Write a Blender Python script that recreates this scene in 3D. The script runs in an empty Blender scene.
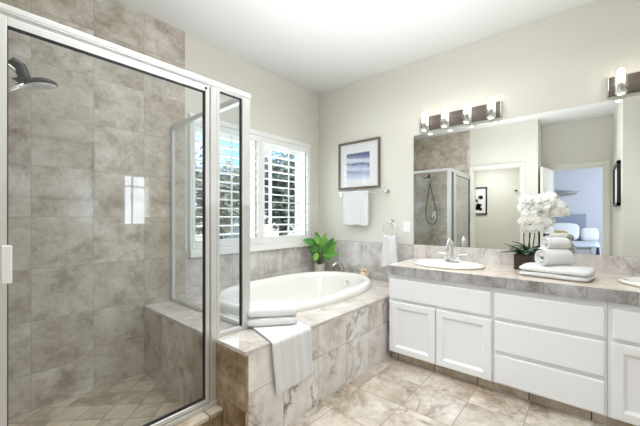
import bpy, bmesh, math, random
from mathutils import Vector, Matrix, noise
random.seed(7)
D = bpy.data
SC = bpy.context.scene
COL = SC.collection
PI = math.pi

# ------------------------------------------------------------------ camera
cam_d = D.cameras.new('camera')
cam_d.sensor_width = 36.0
cam_d.lens = 312.26 * 36.0 / 640.0
cam_d.shift_y = 5.07 / 640.0
cam_d.clip_start = 0.02
cam = D.objects.new('camera', cam_d)
COL.objects.link(cam)
cam.location = (-3.092, -2.656, 1.22)
cam.rotation_euler = (PI / 2, 0, math.radians(40.447 - 90.0))
SC.camera = cam

# ------------------------------------------------------------------ world, lights, exposure
SC.view_settings.view_transform = 'Standard'
SC.view_settings.look = 'None'
SC.view_settings.gamma = 1.0
SC.view_settings.use_curve_mapping = False
SC.view_settings.exposure = 0.31
SC.cycles.use_denoising = True
SC.cycles.max_bounces = 12
SC.cycles.transparent_max_bounces = 24
SC.cycles.sample_clamp_indirect = 6.0

world = D.worlds.new('sky')
SC.world = world
world.use_nodes = True
wn, wl = world.node_tree.nodes, world.node_tree.links
wn.clear()
w_out = wn.new('ShaderNodeOutputWorld')
w_bg = wn.new('ShaderNodeBackground')
w_tc = wn.new('ShaderNodeTexCoord')
w_no = wn.new('ShaderNodeTexNoise')
w_no.inputs['Scale'].default_value = 3.0
w_no.inputs['Detail'].default_value = 6.0
w_rp = wn.new('ShaderNodeValToRGB')
w_rp.color_ramp.elements[0].position = 0.47
w_rp.color_ramp.elements[0].color = (0.30, 0.52, 0.90, 1)
w_rp.color_ramp.elements[1].position = 0.70
w_rp.color_ramp.elements[1].color = (0.85, 0.90, 1.0, 1)
wl.new(w_tc.outputs['Generated'], w_no.inputs['Vector'])
wl.new(w_no.outputs['Fac'], w_rp.inputs['Fac'])
wl.new(w_rp.outputs['Color'], w_bg.inputs['Color'])
w_bg.inputs['Strength'].default_value = 2.0
wl.new(w_bg.outputs['Background'], w_out.inputs['Surface'])


def lamp(name, kind, loc, rot, energy, color=(1, 1, 1), **kw):
    ld = D.lights.new(name, kind)
    ld.energy = energy
    ld.color = color
    for k, v in kw.items():
        setattr(ld, k, v)
    o = D.objects.new(name, ld)
    COL.objects.link(o)
    o.location = loc
    o.rotation_euler = rot
    return o


# sun from behind the house: reaches the garden only
lamp('sun', 'SUN', (0, -4, 8), (math.radians(48), 0, math.radians(20)), 4.5, (1, 0.95, 0.86), angle=0.01)
# added upward area light, imitating a flash bounced off the ceiling
lamp('bounce_fill', 'AREA', (-1.85, -1.85, 1.30), (PI, 0, 0), 27, (0.90, 0.955, 1.0), shape='RECTANGLE', size=2.1, size_y=1.9, spread=math.radians(125))
# daylight through the two panes of the bathroom window
# added soft fill under the ceiling, no fixture there
lamp('ceiling_fill', 'AREA', (-1.55, -1.55, 2.80), (0, 0, 0), 29, (0.92, 0.965, 1.0), shape='RECTANGLE', size=2.4, size_y=2.2, spread=math.radians(125))
# daylight from the small window at the far end
lamp('end_window_daylight', 'AREA', (-1.665, -3.765, 1.445), (PI / 2, 0, 0), 4, (0.93, 0.96, 1.0), shape='RECTANGLE', size=0.33, size_y=0.59)
lamp('window_daylight', 'AREA', (-0.96, 0.34, 1.55), (-PI / 2, 0, 0), 17, (0.93, 0.96, 1.0), shape='RECTANGLE', size=1.5, size_y=1.2)
# daylight in the bedroom, and a fill light added to brighten the toilet room
lamp('bedroom_daylight', 'AREA', (-5.6, -4.9, 1.7), (PI / 2, 0, 0), 95, (0.82, 0.89, 1.0), shape='RECTANGLE', size=1.8, size_y=1.6)
lamp('toilet_room_fill', 'AREA', (-3.85, -1.1, 2.45), (0, 0, 0), 16, (0.95, 0.98, 1.0), shape='DISK', size=0.4)

# ------------------------------------------------------------------ material helpers


def srgb(r, g, b):
    def f(c):
        c /= 255.0
        return c / 12.92 if c <= 0.04045 else ((c + 0.055) / 1.055) ** 2.4
    return (f(r), f(g), f(b), 1.0)


class NT:
    def __init__(self, name):
        self.m = D.materials.new(name)
        self.m.use_nodes = True
        self.t = self.m.node_tree
        self.t.nodes.clear()
        self.out = self.n('ShaderNodeOutputMaterial')

    def n(self, typ, **kw):
        nd = self.t.nodes.new(typ)
        for k, v in kw.items():
            setattr(nd, k, v)
        return nd

    def set(self, sock, v):
        if isinstance(v, bpy.types.NodeSocket):
            self.t.links.new(v, sock)
        else:
            sock.default_value = v

    def math(self, op, a, b=None, c=None):
        nd = self.n('ShaderNodeMath', operation=op)
        self.set(nd.inputs[0], a)
        if b is not None:
            self.set(nd.inputs[1], b)
        if c is not None:
            self.set(nd.inputs[2], c)
        return nd.outputs[0]

    def mixc(self, f, a, b, mode='MIX'):
        nd = self.n('ShaderNodeMix', data_type='RGBA', blend_type=mode)
        self.set(nd.inputs[0], f)
        self.set(nd.inputs[6], a)
        self.set(nd.inputs[7], b)
        return nd.outputs[2]

    def ramp(self, f, stops):
        nd = self.n('ShaderNodeValToRGB')
        els = nd.color_ramp.elements
        while len(els) < len(stops):
            els.new(0.5)
        for e, (p, c) in zip(els, stops):
            e.position = p
            e.color = c if len(c) == 4 else (*c, 1)
        self.set(nd.inputs['Fac'], f)
        return nd.outputs['Color']

    def noise(self, vec, scale, detail=4, rough=0.55, dist=0.0):
        nd = self.n('ShaderNodeTexNoise')
        if vec is not None:
            self.set(nd.inputs['Vector'], vec)
        nd.inputs['Scale'].default_value = scale
        nd.inputs['Detail'].default_value = detail
        nd.inputs['Roughness'].default_value = rough
        nd.inputs['Distortion'].default_value = dist
        return nd.outputs['Fac']

    def principled(self, color, rough=0.5, metal=0.0, spec=0.5, coat=0.0, bump=None, bump_s=0.1, bump_d=0.01, sheen=0.0):
        p = self.n('ShaderNodeBsdfPrincipled')
        self.set(p.inputs['Base Color'], color)
        self.set(p.inputs['Roughness'], rough)
        p.inputs['Metallic'].default_value = metal
        p.inputs['Specular IOR Level'].default_value = spec
        p.inputs['Coat Weight'].default_value = coat
        p.inputs['Coat Roughness'].default_value = 0.05
        p.inputs['Sheen Weight'].default_value = sheen
        if bump is not None:
            b = self.n('ShaderNodeBump')
            b.inputs['Strength'].default_value = bump_s
            b.inputs['Distance'].default_value = bump_d
            self.set(b.inputs['Height'], bump)
            self.t.links.new(b.outputs['Normal'], p.inputs['Normal'])
        self.t.links.new(p.outputs['BSDF'], self.out.inputs['Surface'])
        return p


def plain(name, color, rough=0.5, metal=0.0, spec=0.5, coat=0.0, var=0.0, scale=6.0, bump=0.0, bscale=60.0, sheen=0.0, bd=0.004):
    t = NT(name)
    pos = t.n('ShaderNodeTexCoord').outputs['Object']
    c = color
    if var > 0:
        f = t.noise(pos, scale)
        c = t.mixc(f, tuple(v * (1 - var) for v in color[:3]) + (1,), tuple(min(1, v * (1 + var)) for v in color[:3]) + (1,))
    bp = t.noise(pos, bscale, 3) if bump > 0 else None
    t.principled(c, rough, metal, spec, coat, bp, bump, bd, sheen)
    return t.m


def tile_mat(name, pitch, off, grout_c, grout_w, stops, vein_c=None, vein=0.0, nscale=3.0, rough=0.25, pitch_v=None,
             tint=0.12, spec=0.5, rot=0.0, patch=None, patch_amt=0.0, tint_c=None):
    """square stone tiles laid out by world position; each tile takes its own cut of the stone"""
    t = NT(name)
    geo = t.n('ShaderNodeNewGeometry')
    sp = t.n('ShaderNodeSeparateXYZ')
    pos = geo.outputs['Position']
    if rot:
        vr = t.n('ShaderNodeVectorRotate', rotation_type='Z_AXIS')
        t.set(vr.inputs['Vector'], pos)
        vr.inputs['Angle'].default_value = rot
        t.set(sp.inputs[0], vr.outputs[0])
    else:
        t.set(sp.inputs[0], pos)
    sn = t.n('ShaderNodeSeparateXYZ')
    t.set(sn.inputs[0], geo.outputs['True Normal'])
    isx = t.math('GREATER_THAN', t.math('ABSOLUTE', sn.outputs[0]), 0.6)
    isz = t.math('GREATER_THAN', t.math('ABSOLUTE', sn.outputs[2]), 0.6)
    x = t.math('SUBTRACT', sp.outputs[0], off[0])
    y = t.math('SUBTRACT', sp.outputs[1], off[1])
    z = t.math('SUBTRACT', sp.outputs[2], off[2])

    def mix(f, a, b):
        nd = t.n('ShaderNodeMix', data_type='FLOAT')
        t.set(nd.inputs[0], f)
        t.set(nd.inputs[2], a)
        t.set(nd.inputs[3], b)
        return nd.outputs[0]
    u = t.math('DIVIDE', mix(isx, x, y), pitch)
    v = t.math('DIVIDE', mix(isz, z, y), pitch_v or pitch)
    fu, fv = t.math('FRACT', u), t.math('FRACT', v)
    eu = t.math('MULTIPLY', t.math('MINIMUM', fu, t.math('SUBTRACT', 1.0, fu)), pitch)
    ev = t.math('MULTIPLY', t.math('MINIMUM', fv, t.math('SUBTRACT', 1.0, fv)), pitch_v or pitch)
    edge = t.math('MINIMUM', eu, ev)
    gf = t.math('LESS_THAN', edge, grout_w / 2)
    cell = t.n('ShaderNodeCombineXYZ')
    t.set(cell.inputs[0], t.math('FLOOR', u))
    t.set(cell.inputs[1], t.math('FLOOR', v))
    t.set(cell.inputs[2], t.math('ADD', isx, t.math('MULTIPLY', isz, 2.0)))
    wn_ = t.n('ShaderNodeTexWhiteNoise', noise_dimensions='3D')
    t.set(wn_.inputs['Vector'], cell.outputs[0])
    sh = t.n('ShaderNodeVectorMath', operation='MULTIPLY_ADD')
    t.set(sh.inputs[0], wn_.outputs['Color'])
    sh.inputs[1].default_value = (9, 9, 9)
    t.set(sh.inputs[2], pos)
    pv = sh.outputs[0]
    n1 = t.noise(pv, nscale, 10, 0.70, 0.2)
    col = t.ramp(n1, [(0.5 + (p_ - 0.5) * 0.5, c_) for p_, c_ in stops])
    if patch is not None:
        n3 = t.noise(pv, nscale * 0.55, 3, 0.5, 0.4)
        pf = t.math('MULTIPLY', t.ramp(n3, [(0.48, (0, 0, 0)), (0.66, (1, 1, 1))]), patch_amt)
        col = t.mixc(pf, col, patch)
    n4 = t.noise(pv, nscale * 6, 6, 0.75)
    col = t.mixc(0.5, col, t.ramp(n4, [(0.3, (0.32, 0.31, 0.3)), (0.7, (0.68, 0.68, 0.68))]), 'OVERLAY')
    if vein_c is not None:
        n2 = t.noise(pv, nscale * 0.75, 5, 0.55, 0.9)
        vf = t.math('ABSOLUTE', t.math('SUBTRACT', n2, 0.5))
        vm = t.ramp(vf, [(0.0, (1, 1, 1)), (0.012, (0.55, 0.55, 0.55)), (0.05, (0, 0, 0))])
        n5 = t.noise(pv, nscale * 0.8, 2)
        vm = t.math('MULTIPLY', t.math('MULTIPLY', vm, vein), t.ramp(n5, [(0.42, (0, 0, 0)), (0.62, (1, 1, 1))]))
        col = t.mixc(vm, col, vein_c)
    tv = t.math('MULTIPLY', wn_.outputs['Value'], tint)
    col = t.mixc(tv, col, tint_c or (0.25, 0.2, 0.15, 1))
    col = t.mixc(gf, col, grout_c)
    bev = t.math('MINIMUM', t.math('DIVIDE', edge, grout_w), 1.0)
    ro = mix(gf, rough, 0.8)
    t.principled(col, ro, 0, spec, 0, bev, 0.25, 0.002)
    return t.m


def glass_mat(name, tint=(0.94, 0.965, 0.955, 1), refl=1.0, ior=1.3):
    """thin clear glass: lets light straight through, mirrors by its angle"""
    t = NT(name)
    tr = t.n('ShaderNodeBsdfTransparent')
    tr.inputs['Color'].default_value = tint
    gl = t.n('ShaderNodeBsdfGlossy')
    gl.inputs['Roughness'].default_value = 0.0
    gl.inputs['Color'].default_value = (1, 1, 1, 1)
    lw = t.n('ShaderNodeLayerWeight')
    lw.inputs['Blend'].default_value = 0.5
    f0 = ((ior - 1) / (ior + 1)) ** 2
    sch = t.math('MULTIPLY_ADD', t.math('POWER', lw.outputs['Facing'], 5.0), 1 - f0, f0)
    mx = t.n('ShaderNodeMixShader')
    t.set(mx.inputs[0], t.math('MULTIPLY', sch, refl))
    t.t.links.new(tr.outputs[0], mx.inputs[1])
    t.t.links.new(gl.outputs[0], mx.inputs[2])
    t.t.links.new(mx.outputs[0], t.out.inputs['Surface'])
    return t.m


def emit_mat(name, color, strength):
    t = NT(name)
    e = t.n('ShaderNodeEmission')
    e.inputs['Color'].default_value = color
    e.inputs['Strength'].default_value = strength
    t.t.links.new(e.outputs[0], t.out.inputs['Surface'])
    return t.m


M = {}
M['wall'] = plain('wall_paint', srgb(222, 219, 209), 0.75, bump=0.05, bscale=180, bd=0.002)
M['ceiling'] = plain('ceiling_paint', srgb(218, 217, 215), 0.85, bump=0.05, bscale=150, bd=0.002)
M['bedwall'] = plain('bedroom_paint', srgb(206, 210, 220), 0.8)
M['trimw'] = plain('trim_paint', srgb(232, 230, 220), 0.4)
M['shutter'] = plain('shutter_paint', srgb(240, 240, 236), 0.35)
M['cab'] = plain('cabinet_paint', srgb(246, 246, 248), 0.38)
M['cab_in'] = plain('cabinet_carcass', srgb(222, 220, 214), 0.5)
M['porc'] = plain('porcelain', srgb(242, 240, 234), 0.08, coat=0.5)
M['chrome'] = plain('chrome', (0.78, 0.78, 0.79, 1), 0.10, metal=1.0)
M['alu'] = plain('brushed_aluminium', (0.74, 0.735, 0.72, 1), 0.36, metal=0.7)
M['nickel'] = plain('brushed_nickel', (0.55, 0.53, 0.50, 1), 0.28, metal=1.0)
M['bronze'] = plain('dark_shower_metal', (0.016, 0.013, 0.012, 1), 0.38, metal=0.0)
M['gasket'] = plain('black_gasket', (0.015, 0.015, 0.015, 1), 0.6)
M['towel'] = plain('white_terry', srgb(228, 227, 226), 0.95, spec=0.1, bump=0.55, bscale=330, sheen=0.25, bd=0.006)
M['towel_band'] = plain('towel_band', srgb(232, 231, 228), 0.8, spec=0.1, bump=0.3, bscale=500, bd=0.002)
t_ = NT('bright_leaf')
g_ = t_.n('ShaderNodeNewGeometry')
t_.principled(t_.mixc(t_.math('MULTIPLY', t_.noise(t_.n('ShaderNodeTexCoord').outputs['Object'], 22, 3), 0.5),
                      t_.ramp(g_.outputs['Random Per Island'], [(0.0, (0.03, 0.12, 0.05, 1)), (0.2, (0.08, 0.28, 0.04, 1)), (0.5, (0.16, 0.44, 0.06, 1)), (1.0, (0.30, 0.60, 0.10, 1))]),
                      (0.03, 0.12, 0.02, 1)), 0.35)
M['leafg'] = t_.m
M['leafd'] = plain('dark_leaf', (0.02, 0.075, 0.025, 1), 0.35, var=0.5, scale=18)
M['stem'] = plain('plant_stem', (0.10, 0.14, 0.04, 1), 0.5, var=0.3)
M['soil'] = plain('potting_soil', (0.05, 0.035, 0.025, 1), 0.95, var=0.5, scale=60)
M['potw'] = plain('cream_pot', srgb(228, 220, 208), 0.5)
M['petal'] = plain('orchid_petal', srgb(250, 249, 244), 0.55, var=0.03)
M['petalc'] = plain('orchid_lip', srgb(244, 238, 208), 0.5)
M['frame_b'] = plain('grey_brown_frame', srgb(112, 98, 86), 0.4, var=0.2, scale=30)
M['frame_k'] = plain('black_frame', (0.012, 0.012, 0.012, 1), 0.4)
M['mat'] = plain('white_mat_board', srgb(238, 238, 238), 0.8)
M['hose'] = plain('hose_metal', (0.16, 0.16, 0.165, 1), 0.3, metal=0.9)
M['plastic'] = plain('white_plastic', srgb(242, 242, 240), 0.35)
M['black'] = plain('black_metal', (0.02, 0.02, 0.02, 1), 0.35, metal=0.5)
M['glass'] = glass_mat('shower_glass', (0.958, 0.972, 0.982, 1), 1.0, 1.45)
M['pane'] = glass_mat('window_glass', (0.97, 0.985, 0.98, 1), 1.0, 1.25)
M['pglass'] = glass_mat('picture_glass', (0.98, 0.98, 0.98, 1), 1.0, 1.3)
M['lglass'] = glass_mat('lamp_glass', (0.97, 0.97, 0.97, 1), 1.0, 1.35)
M['bulb'] = emit_mat('lit_bulb', (1.0, 0.95, 0.86, 1), 6.5)
M['mirror'] = plain('silvered_glass', (0.90, 0.915, 0.90, 1), 0.0, metal=1.0)
M['headboard'] = plain('blue_grey_headboard', srgb(150, 160, 180), 0.8)
M['linen'] = plain('white_linen', srgb(236, 240, 246), 0.9, bump=0.2, bscale=40, bd=0.01)
M['quilt'] = plain('pale_blue_quilt', srgb(205, 216, 230), 0.9, var=0.12, scale=18, bump=0.5, bscale=25, bd=0.01)
M['yellow'] = plain('mustard_print', srgb(190, 170, 110), 0.9, var=0.3, scale=25)
M['carpet'] = plain('bedroom_carpet', srgb(170, 160, 145), 0.95)
M['grass'] = plain('lawn', (0.10, 0.15, 0.05, 1), 0.9, var=0.4)
M['bark'] = plain('bark', (0.10, 0.07, 0.05, 1), 0.9, var=0.4, scale=12)
M['tree_a'] = plain('tree_leaves_dark', (0.19, 0.21, 0.13, 1), 0.8, var=0.35, scale=3)
M['tree_b'] = plain('tree_leaves_olive', (0.27, 0.27, 0.19, 1), 0.8, var=0.35, scale=3)
M['stucco'] = plain('neighbour_stucco', srgb(214, 208, 196), 0.9)

GR_D = srgb(128, 118, 106)
M['shower_tile'] = tile_mat('shower_travertine', 0.329, (-1.791, 0.0, 0.24), srgb(164, 154, 140), 0.003,
                            [(0.2, srgb(166, 155, 140)), (0.42, srgb(196, 187, 173)), (0.6, srgb(211, 204, 193)), (0.85, srgb(228, 223, 215))],
                            srgb(138, 124, 108), 0.35, 5.5, 0.14, tint=0.42, tint_c=srgb(160, 145, 126))
M['wainscot'] = tile_mat('wainscot_marble', 0.33, (0.0, 0.0, 0.285), srgb(170, 162, 154), 0.003,
                         [(0.25, srgb(180, 174, 171)), (0.45, srgb(208, 203, 201)), (0.62, srgb(221, 218, 216)), (0.8, srgb(234, 232, 230))],
                         srgb(136, 126, 120), 0.55, 3.2, 0.2, tint=0.25, tint_c=srgb(172, 158, 144))
M['tub_tile'] = tile_mat('tub_front_marble', 0.31, (-0.92, -1.30, 0.305), srgb(158, 146, 134), 0.003,
                         [(0.2, srgb(196, 186, 178)), (0.38, srgb(226, 220, 215)), (0.6, srgb(238, 235, 232)), (0.8, srgb(247, 245, 243))],
                         srgb(112, 92, 82), 1.0, 3.4, 0.12, tint=0.30, tint_c=srgb(190, 170, 152))
M['deck_tile'] = tile_mat('deck_marble', 0.31, (-0.92, -1.323, 0.0), srgb(190, 180, 168), 0.0025,
                          [(0.22, srgb(176, 166, 157)), (0.42, srgb(200, 193, 186)), (0.6, srgb(211, 205, 199)), (0.8, srgb(222, 217, 212))],
                          srgb(150, 134, 122), 0.6, 3.0, 0.06, tint=0.2, tint_c=srgb(190, 172, 154))
M['floor_tile'] = tile_mat('floor_travertine', 0.32, (-0.885, -1.735, 0.0), srgb(138, 124, 108), 0.0045,
                           [(0.2, srgb(142, 126, 108)), (0.42, srgb(190, 178, 163)), (0.6, srgb(210, 201, 189)), (0.82, srgb(230, 223, 214))],
                           srgb(108, 90, 74), 0.75, 3.6, 0.22, tint=0.34, patch=srgb(158, 136, 106), patch_amt=0.55, tint_c=srgb(152, 140, 128))
M['shower_floor'] = tile_mat('shower_floor_tile', 0.15, (0.03, 0.02, 0.0), srgb(142, 129, 112), 0.004,
                             [(0.22, srgb(140, 124, 104)), (0.45, srgb(176, 160, 140)), (0.7, srgb(200, 187, 168))],
                             None, 0, 4.0, 0.35, tint=0.55, rot=PI / 4, tint_c=srgb(214, 200, 178))
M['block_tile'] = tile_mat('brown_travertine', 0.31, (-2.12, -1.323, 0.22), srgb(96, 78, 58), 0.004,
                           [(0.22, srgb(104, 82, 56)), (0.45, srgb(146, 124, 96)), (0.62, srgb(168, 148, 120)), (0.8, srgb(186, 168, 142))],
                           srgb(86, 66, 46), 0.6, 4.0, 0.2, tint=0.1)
M['counter_top'] = tile_mat('counter_stone', 0.33, (-0.33, -1.36, 0.0), srgb(180, 164, 146), 0.0025,
                            [(0.22, srgb(204, 189, 173)), (0.42, srgb(222, 210, 196)), (0.6, srgb(230, 220, 209)), (0.8, srgb(240, 233, 225))],
                            srgb(164, 142, 122), 0.4, 3.0, 0.10, tint=0.22, tint_c=srgb(196, 168, 136))
M['counter_edge'] = tile_mat('counter_edge_stone', 0.21, (0.0, -1.61, 0.735), srgb(112, 108, 106), 0.003,
                             [(0.22, srgb(138, 135, 136)), (0.42, srgb(172, 170, 171)), (0.6, srgb(186, 184, 185)), (0.8, srgb(204, 202, 203))],
                             srgb(98, 92, 90), 0.6, 6.0, 0.2, tint=0.25, pitch_v=0.5)
M['splash'] = tile_mat('backsplash_stone', 0.33, (0.0, -1.43, 0.78), srgb(178, 170, 164), 0.0025,
                       [(0.22, srgb(184, 178, 174)), (0.42, srgb(212, 207, 204)), (0.6, srgb(224, 220, 217)), (0.8, srgb(234, 231, 229))],
                       srgb(144, 130, 122), 0.6, 4.0, 0.2, tint=0.25, pitch_v=0.5, tint_c=srgb(190, 170, 150))
M['kick_tile'] = tile_mat('kick_travertine', 0.315, (0.0, -1.735, -0.1), srgb(70, 58, 46), 0.006,
                          [(0.22, srgb(150, 132, 112)), (0.45, srgb(190, 174, 154)), (0.7, srgb(214, 202, 184))],
                          None, 0, 5.0, 0.35, tint=0.2, pitch_v=0.5)


def wood_mat(name, c1, c2, axis=1):
    t = NT(name)
    tc = t.n('ShaderNodeTexCoord')
    mp = t.n('ShaderNodeMapping')
    t.set(mp.inputs['Vector'], tc.outputs['Object'])
    s = [14, 14, 14]
    s[axis] = 1.2
    mp.inputs['Scale'].default_value = s
    f = t.noise(mp.outputs[0], 3.0, 6, 0.6, 0.8)
    t.principled(t.ramp(f, [(0.3, c1), (0.7, c2)]), 0.4, bump=f, bump_s=0.1, bump_d=0.002)
    return t.m


M['plate_wood'] = wood_mat('weathered_brown_plate', srgb(72, 63, 57), srgb(104, 94, 87), 1)
M['basket'] = wood_mat('dark_brown_pot', srgb(38, 24, 18), srgb(74, 50, 38), 1)


def print_mat():
    """the framed print: bands of cloud over a pale sea"""
    t = NT('seascape_print')
    tc = t.n('ShaderNodeTexCoord')
    mp = t.n('ShaderNodeMapping')
    t.set(mp.inputs['Vector'], tc.outputs['Generated'])
    mp.inputs['Scale'].default_value = (1, 1.2, 5.0)
    sp = t.n('ShaderNodeSeparateXYZ')
    t.set(sp.inputs[0], tc.outputs['Generated'])
    n = t.noise(mp.outputs[0], 1.6, 6, 0.6, 0.8)
    z = t.math('ADD', sp.outputs[2], t.math('MULTIPLY', t.math('SUBTRACT', n, 0.5), 0.25))
    z = t.math('ADD', z, t.math('MULTIPLY', t.math('SUBTRACT', sp.outputs[1], 0.5), -0.10))
    col = t.ramp(z, [(0.0, srgb(226, 230, 240)), (0.16, srgb(196, 206, 226)), (0.26, srgb(150, 162, 194)), (0.38, srgb(214, 220, 234)),
                     (0.50, srgb(176, 186, 212)), (0.58, srgb(86, 98, 136)), (0.64, srgb(212, 218, 232)), (0.74, srgb(222, 226, 236)),
                     (0.82, srgb(140, 150, 182)), (0.92, srgb(100, 110, 146))])
    t.principled(col, 0.7)
    return t.m


M['print'] = print_mat()

# ------------------------------------------------------------------ mesh helpers


class MB:
    def __init__(self):
        self.bm = bmesh.new()

    def box(self, x0, x1, y0, y1, z0, z1, bev=0.0, seg=2):
        x0, x1 = min(x0, x1), max(x0, x1)
        y0, y1 = min(y0, y1), max(y0, y1)
        z0, z1 = min(z0, z1), max(z0, z1)
        r = bmesh.ops.create_cube(self.bm, size=1.0)
        vs = r['verts']
        for v in vs:
            v.co = Vector(((x0 + x1) / 2 + v.co.x * (x1 - x0), (y0 + y1) / 2 + v.co.y * (y1 - y0), (z0 + z1) / 2 + v.co.z * (z1 - z0)))
        if bev > 0:
            es = list({e for v in vs for e in v.link_edges})
            bmesh.ops.bevel(self.bm, geom=es, offset=min(bev, 0.49 * min(x1 - x0, y1 - y0, z1 - z0)), segments=seg, affect='EDGES', profile=0.5)
        return self

    def obox(self, c, sx, sy, sz, mat3, bev=0.0, seg=2):
        """box of given size centred at c, turned by a rotation matrix"""
        n0 = len(self.bm.verts)
        self.box(-sx / 2, sx / 2, -sy / 2, sy / 2, -sz / 2, sz / 2, bev, seg)
        self.bm.verts.ensure_lookup_table()
        for v in self.bm.verts[n0:]:
            v.co = mat3 @ v.co + Vector(c)
        return self

    def tube(self, pts, r, n=12, cap=True, flat=None):
        pts = [Vector(p) for p in pts]
        rs = r if isinstance(r, (list, tuple)) else [r] * len(pts)
        rings = []
        t0 = (pts[1] - pts[0]).normalized()
        up = Vector((0, 0, 1)) if abs(t0.z) < 0.9 else Vector((1, 0, 0))
        a = t0.cross(up).normalized()
        for i, p in enumerate(pts):
            if i == 0:
                t = pts[1] - pts[0]
            elif i == len(pts) - 1:
                t = pts[-1] - pts[-2]
            else:
                t = (pts[i + 1] - pts[i]).normalized() + (pts[i] - pts[i - 1]).normalized()
            t.normalize()
            a = (a - t * a.dot(t)).normalized()
            b = t.cross(a)
            ring = []
            for k in range(n):
                an = 2 * PI * k / n
                ring.append(self.bm.verts.new(p + rs[i] * (math.cos(an) * a + math.sin(an) * b * (flat or 1.0))))
            rings.append(ring)
        for i in range(len(rings) - 1):
            for k in range(n):
                self.bm.faces.new((rings[i][k], rings[i][(k + 1) % n], rings[i + 1][(k + 1) % n], rings[i + 1][k]))
        if cap:
            self.bm.faces.new(rings[0][::-1])
            self.bm.faces.new(rings[-1])
        return self

    def cyl(self, p0, p1, r0, r1=None, n=20):
        return self.tube([p0, p1], [r0, r0 if r1 is None else r1], n)

    def lathe(self, prof, c=(0, 0, 0), n=28, sx=1.0, sy=1.0, cap0=True, cap1=True):
        rings = []
        for r, z in prof:
            rings.append([self.bm.verts.new((c[0] + r * sx * math.cos(2 * PI * k / n), c[1] + r * sy * math.sin(2 * PI * k / n), c[2] + z)) for k in range(n)])
        for i in range(len(rings) - 1):
            for k in range(n):
                self.bm.faces.new((rings[i][k], rings[i][(k + 1) % n], rings[i + 1][(k + 1) % n], rings[i + 1][k]))
        if cap0:
            self.bm.faces.new(rings[0][::-1])
        if cap1:
            self.bm.faces.new(rings[-1])
        return self

    def sphere(self, c, r, sx=1, sy=1, sz=1, u=20, v=12):
        res = bmesh.ops.create_uvsphere(self.bm, u_segments=u, v_segments=v, radius=r)
        for q in res['verts']:
            q.co = Vector((q.co.x * sx + c[0], q.co.y * sy + c[1], q.co.z * sz + c[2]))
        return self

    def grid(self, fn, nu, nv, close_u=False):
        vs = [[self.bm.verts.new(fn(i / nu, j / nv)) for j in range(nv + 1)] for i in range(nu + (0 if close_u else 1))]
        for i in range(nu):
            i2 = (i + 1) % len(vs)
            for j in range(nv):
                self.bm.faces.new((vs[i][j], vs[i2][j], vs[i2][j + 1], vs[i][j + 1]))
        return vs

    def build(self, name, mat, parent=None, smooth=False, angle=None, mats=None, recalc=True):
        if recalc:
            bmesh.ops.recalc_face_normals(self.bm, faces=self.bm.faces[:])
        me = D.meshes.new(name)
        self.bm.to_mesh(me)
        self.bm.free()
        if smooth:
            for p in me.polygons:
                p.use_smooth = True
        for m in ([mat] if mats is None else mats):
            me.materials.append(M[m] if isinstance(m, str) else m)
        if angle is not None:
            me.set_sharp_from_angle(angle=math.radians(angle))
        o = D.objects.new(name, me)
        COL.objects.link(o)
        if parent is not None:
            o.parent = parent
            off = Vector((0, 0, 0))
            p = parent
            while p is not None:
                off += p.location
                p = p.parent
            o.location = -off
        return o


def tag(o, label=None, cat=None, group=None, kind=None):
    if label:
        o['label'] = label
    if cat:
        o['category'] = cat
    if group:
        o['group'] = group
    if kind:
        o['kind'] = kind
    return o


def empty(name, loc, label, cat, group=None, kind=None):
    o = D.objects.new(name, None)
    o.empty_display_size = 0.05
    COL.objects.link(o)
    o.location = loc
    return tag(o, label, cat, group, kind)


def struct(o):
    o['kind'] = 'structure'
    return o


KIDS = {}


def copy_tree(o, parent=None):
    c = o.copy()
    COL.objects.link(c)
    if parent is not None:
        c.parent = parent
    for ch in [q for q in COL.objects if q.parent == o]:
        copy_tree(ch, c)
    return c


def subsurf(o, lv=1):
    m = o.modifiers.new('subd', 'SUBSURF')
    m.levels = m.render_levels = lv
    return o


def solid(o, t, off=0.0):
    m = o.modifiers.new('thick', 'SOLIDIFY')
    m.thickness = t
    m.offset = off
    return o


# ================================================================== THE SETTING
H = 2.833
XL = -3.065          # wall with the shower's valve and the toilet room's door
YR = -3.62           # far end of the room, right of the vanity
XB = -3.68           # wall with the bedroom's door
YJ = -2.06
T = 0.15
TILE_X = -1.791

b = MB().box(XB, 0.0, YR, 0.0, -0.1, 0.0)
struct(b.build('floor', 'floor_tile'))
b = MB().box(XL - 1.7, XB - 0.0, -5.3, 0.0, -0.1, 0.0).box(-8.2, XL - 1.7, -5.3, 0.0, -0.1, 0.0)
b.box(XB, XL - 0.1, YJ + 0.1, 0.0, 0.0, 0.004)
struct(b.build('floor_bedroom', 'carpet'))
struct(MB().box(-8.3, T, -5.3, T, H, H + 0.12).build('ceiling', 'ceiling'))

# window wall, two openings side by side, z 0.95..2.07
WX = [(-1.705, -1.03), (-0.915, -0.262)]
WZ0, WZ1 = 0.955, 2.065
b = MB()
b.box(-8.2, T, 0, T, 0, WZ0).box(-8.2, T, 0, T, WZ1, H)
b.box(-8.2, WX[0][0], 0, T, WZ0, WZ1).box(WX[0][1], WX[1][0], 0, T, WZ0, WZ1).box(WX[1][1], T, 0, T, WZ0, WZ1)
struct(b.build('wall_window', 'wall'))
struct(MB().box(0, T, YR - T, T, 0, H).build('wall_vanity', 'wall'))
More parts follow.
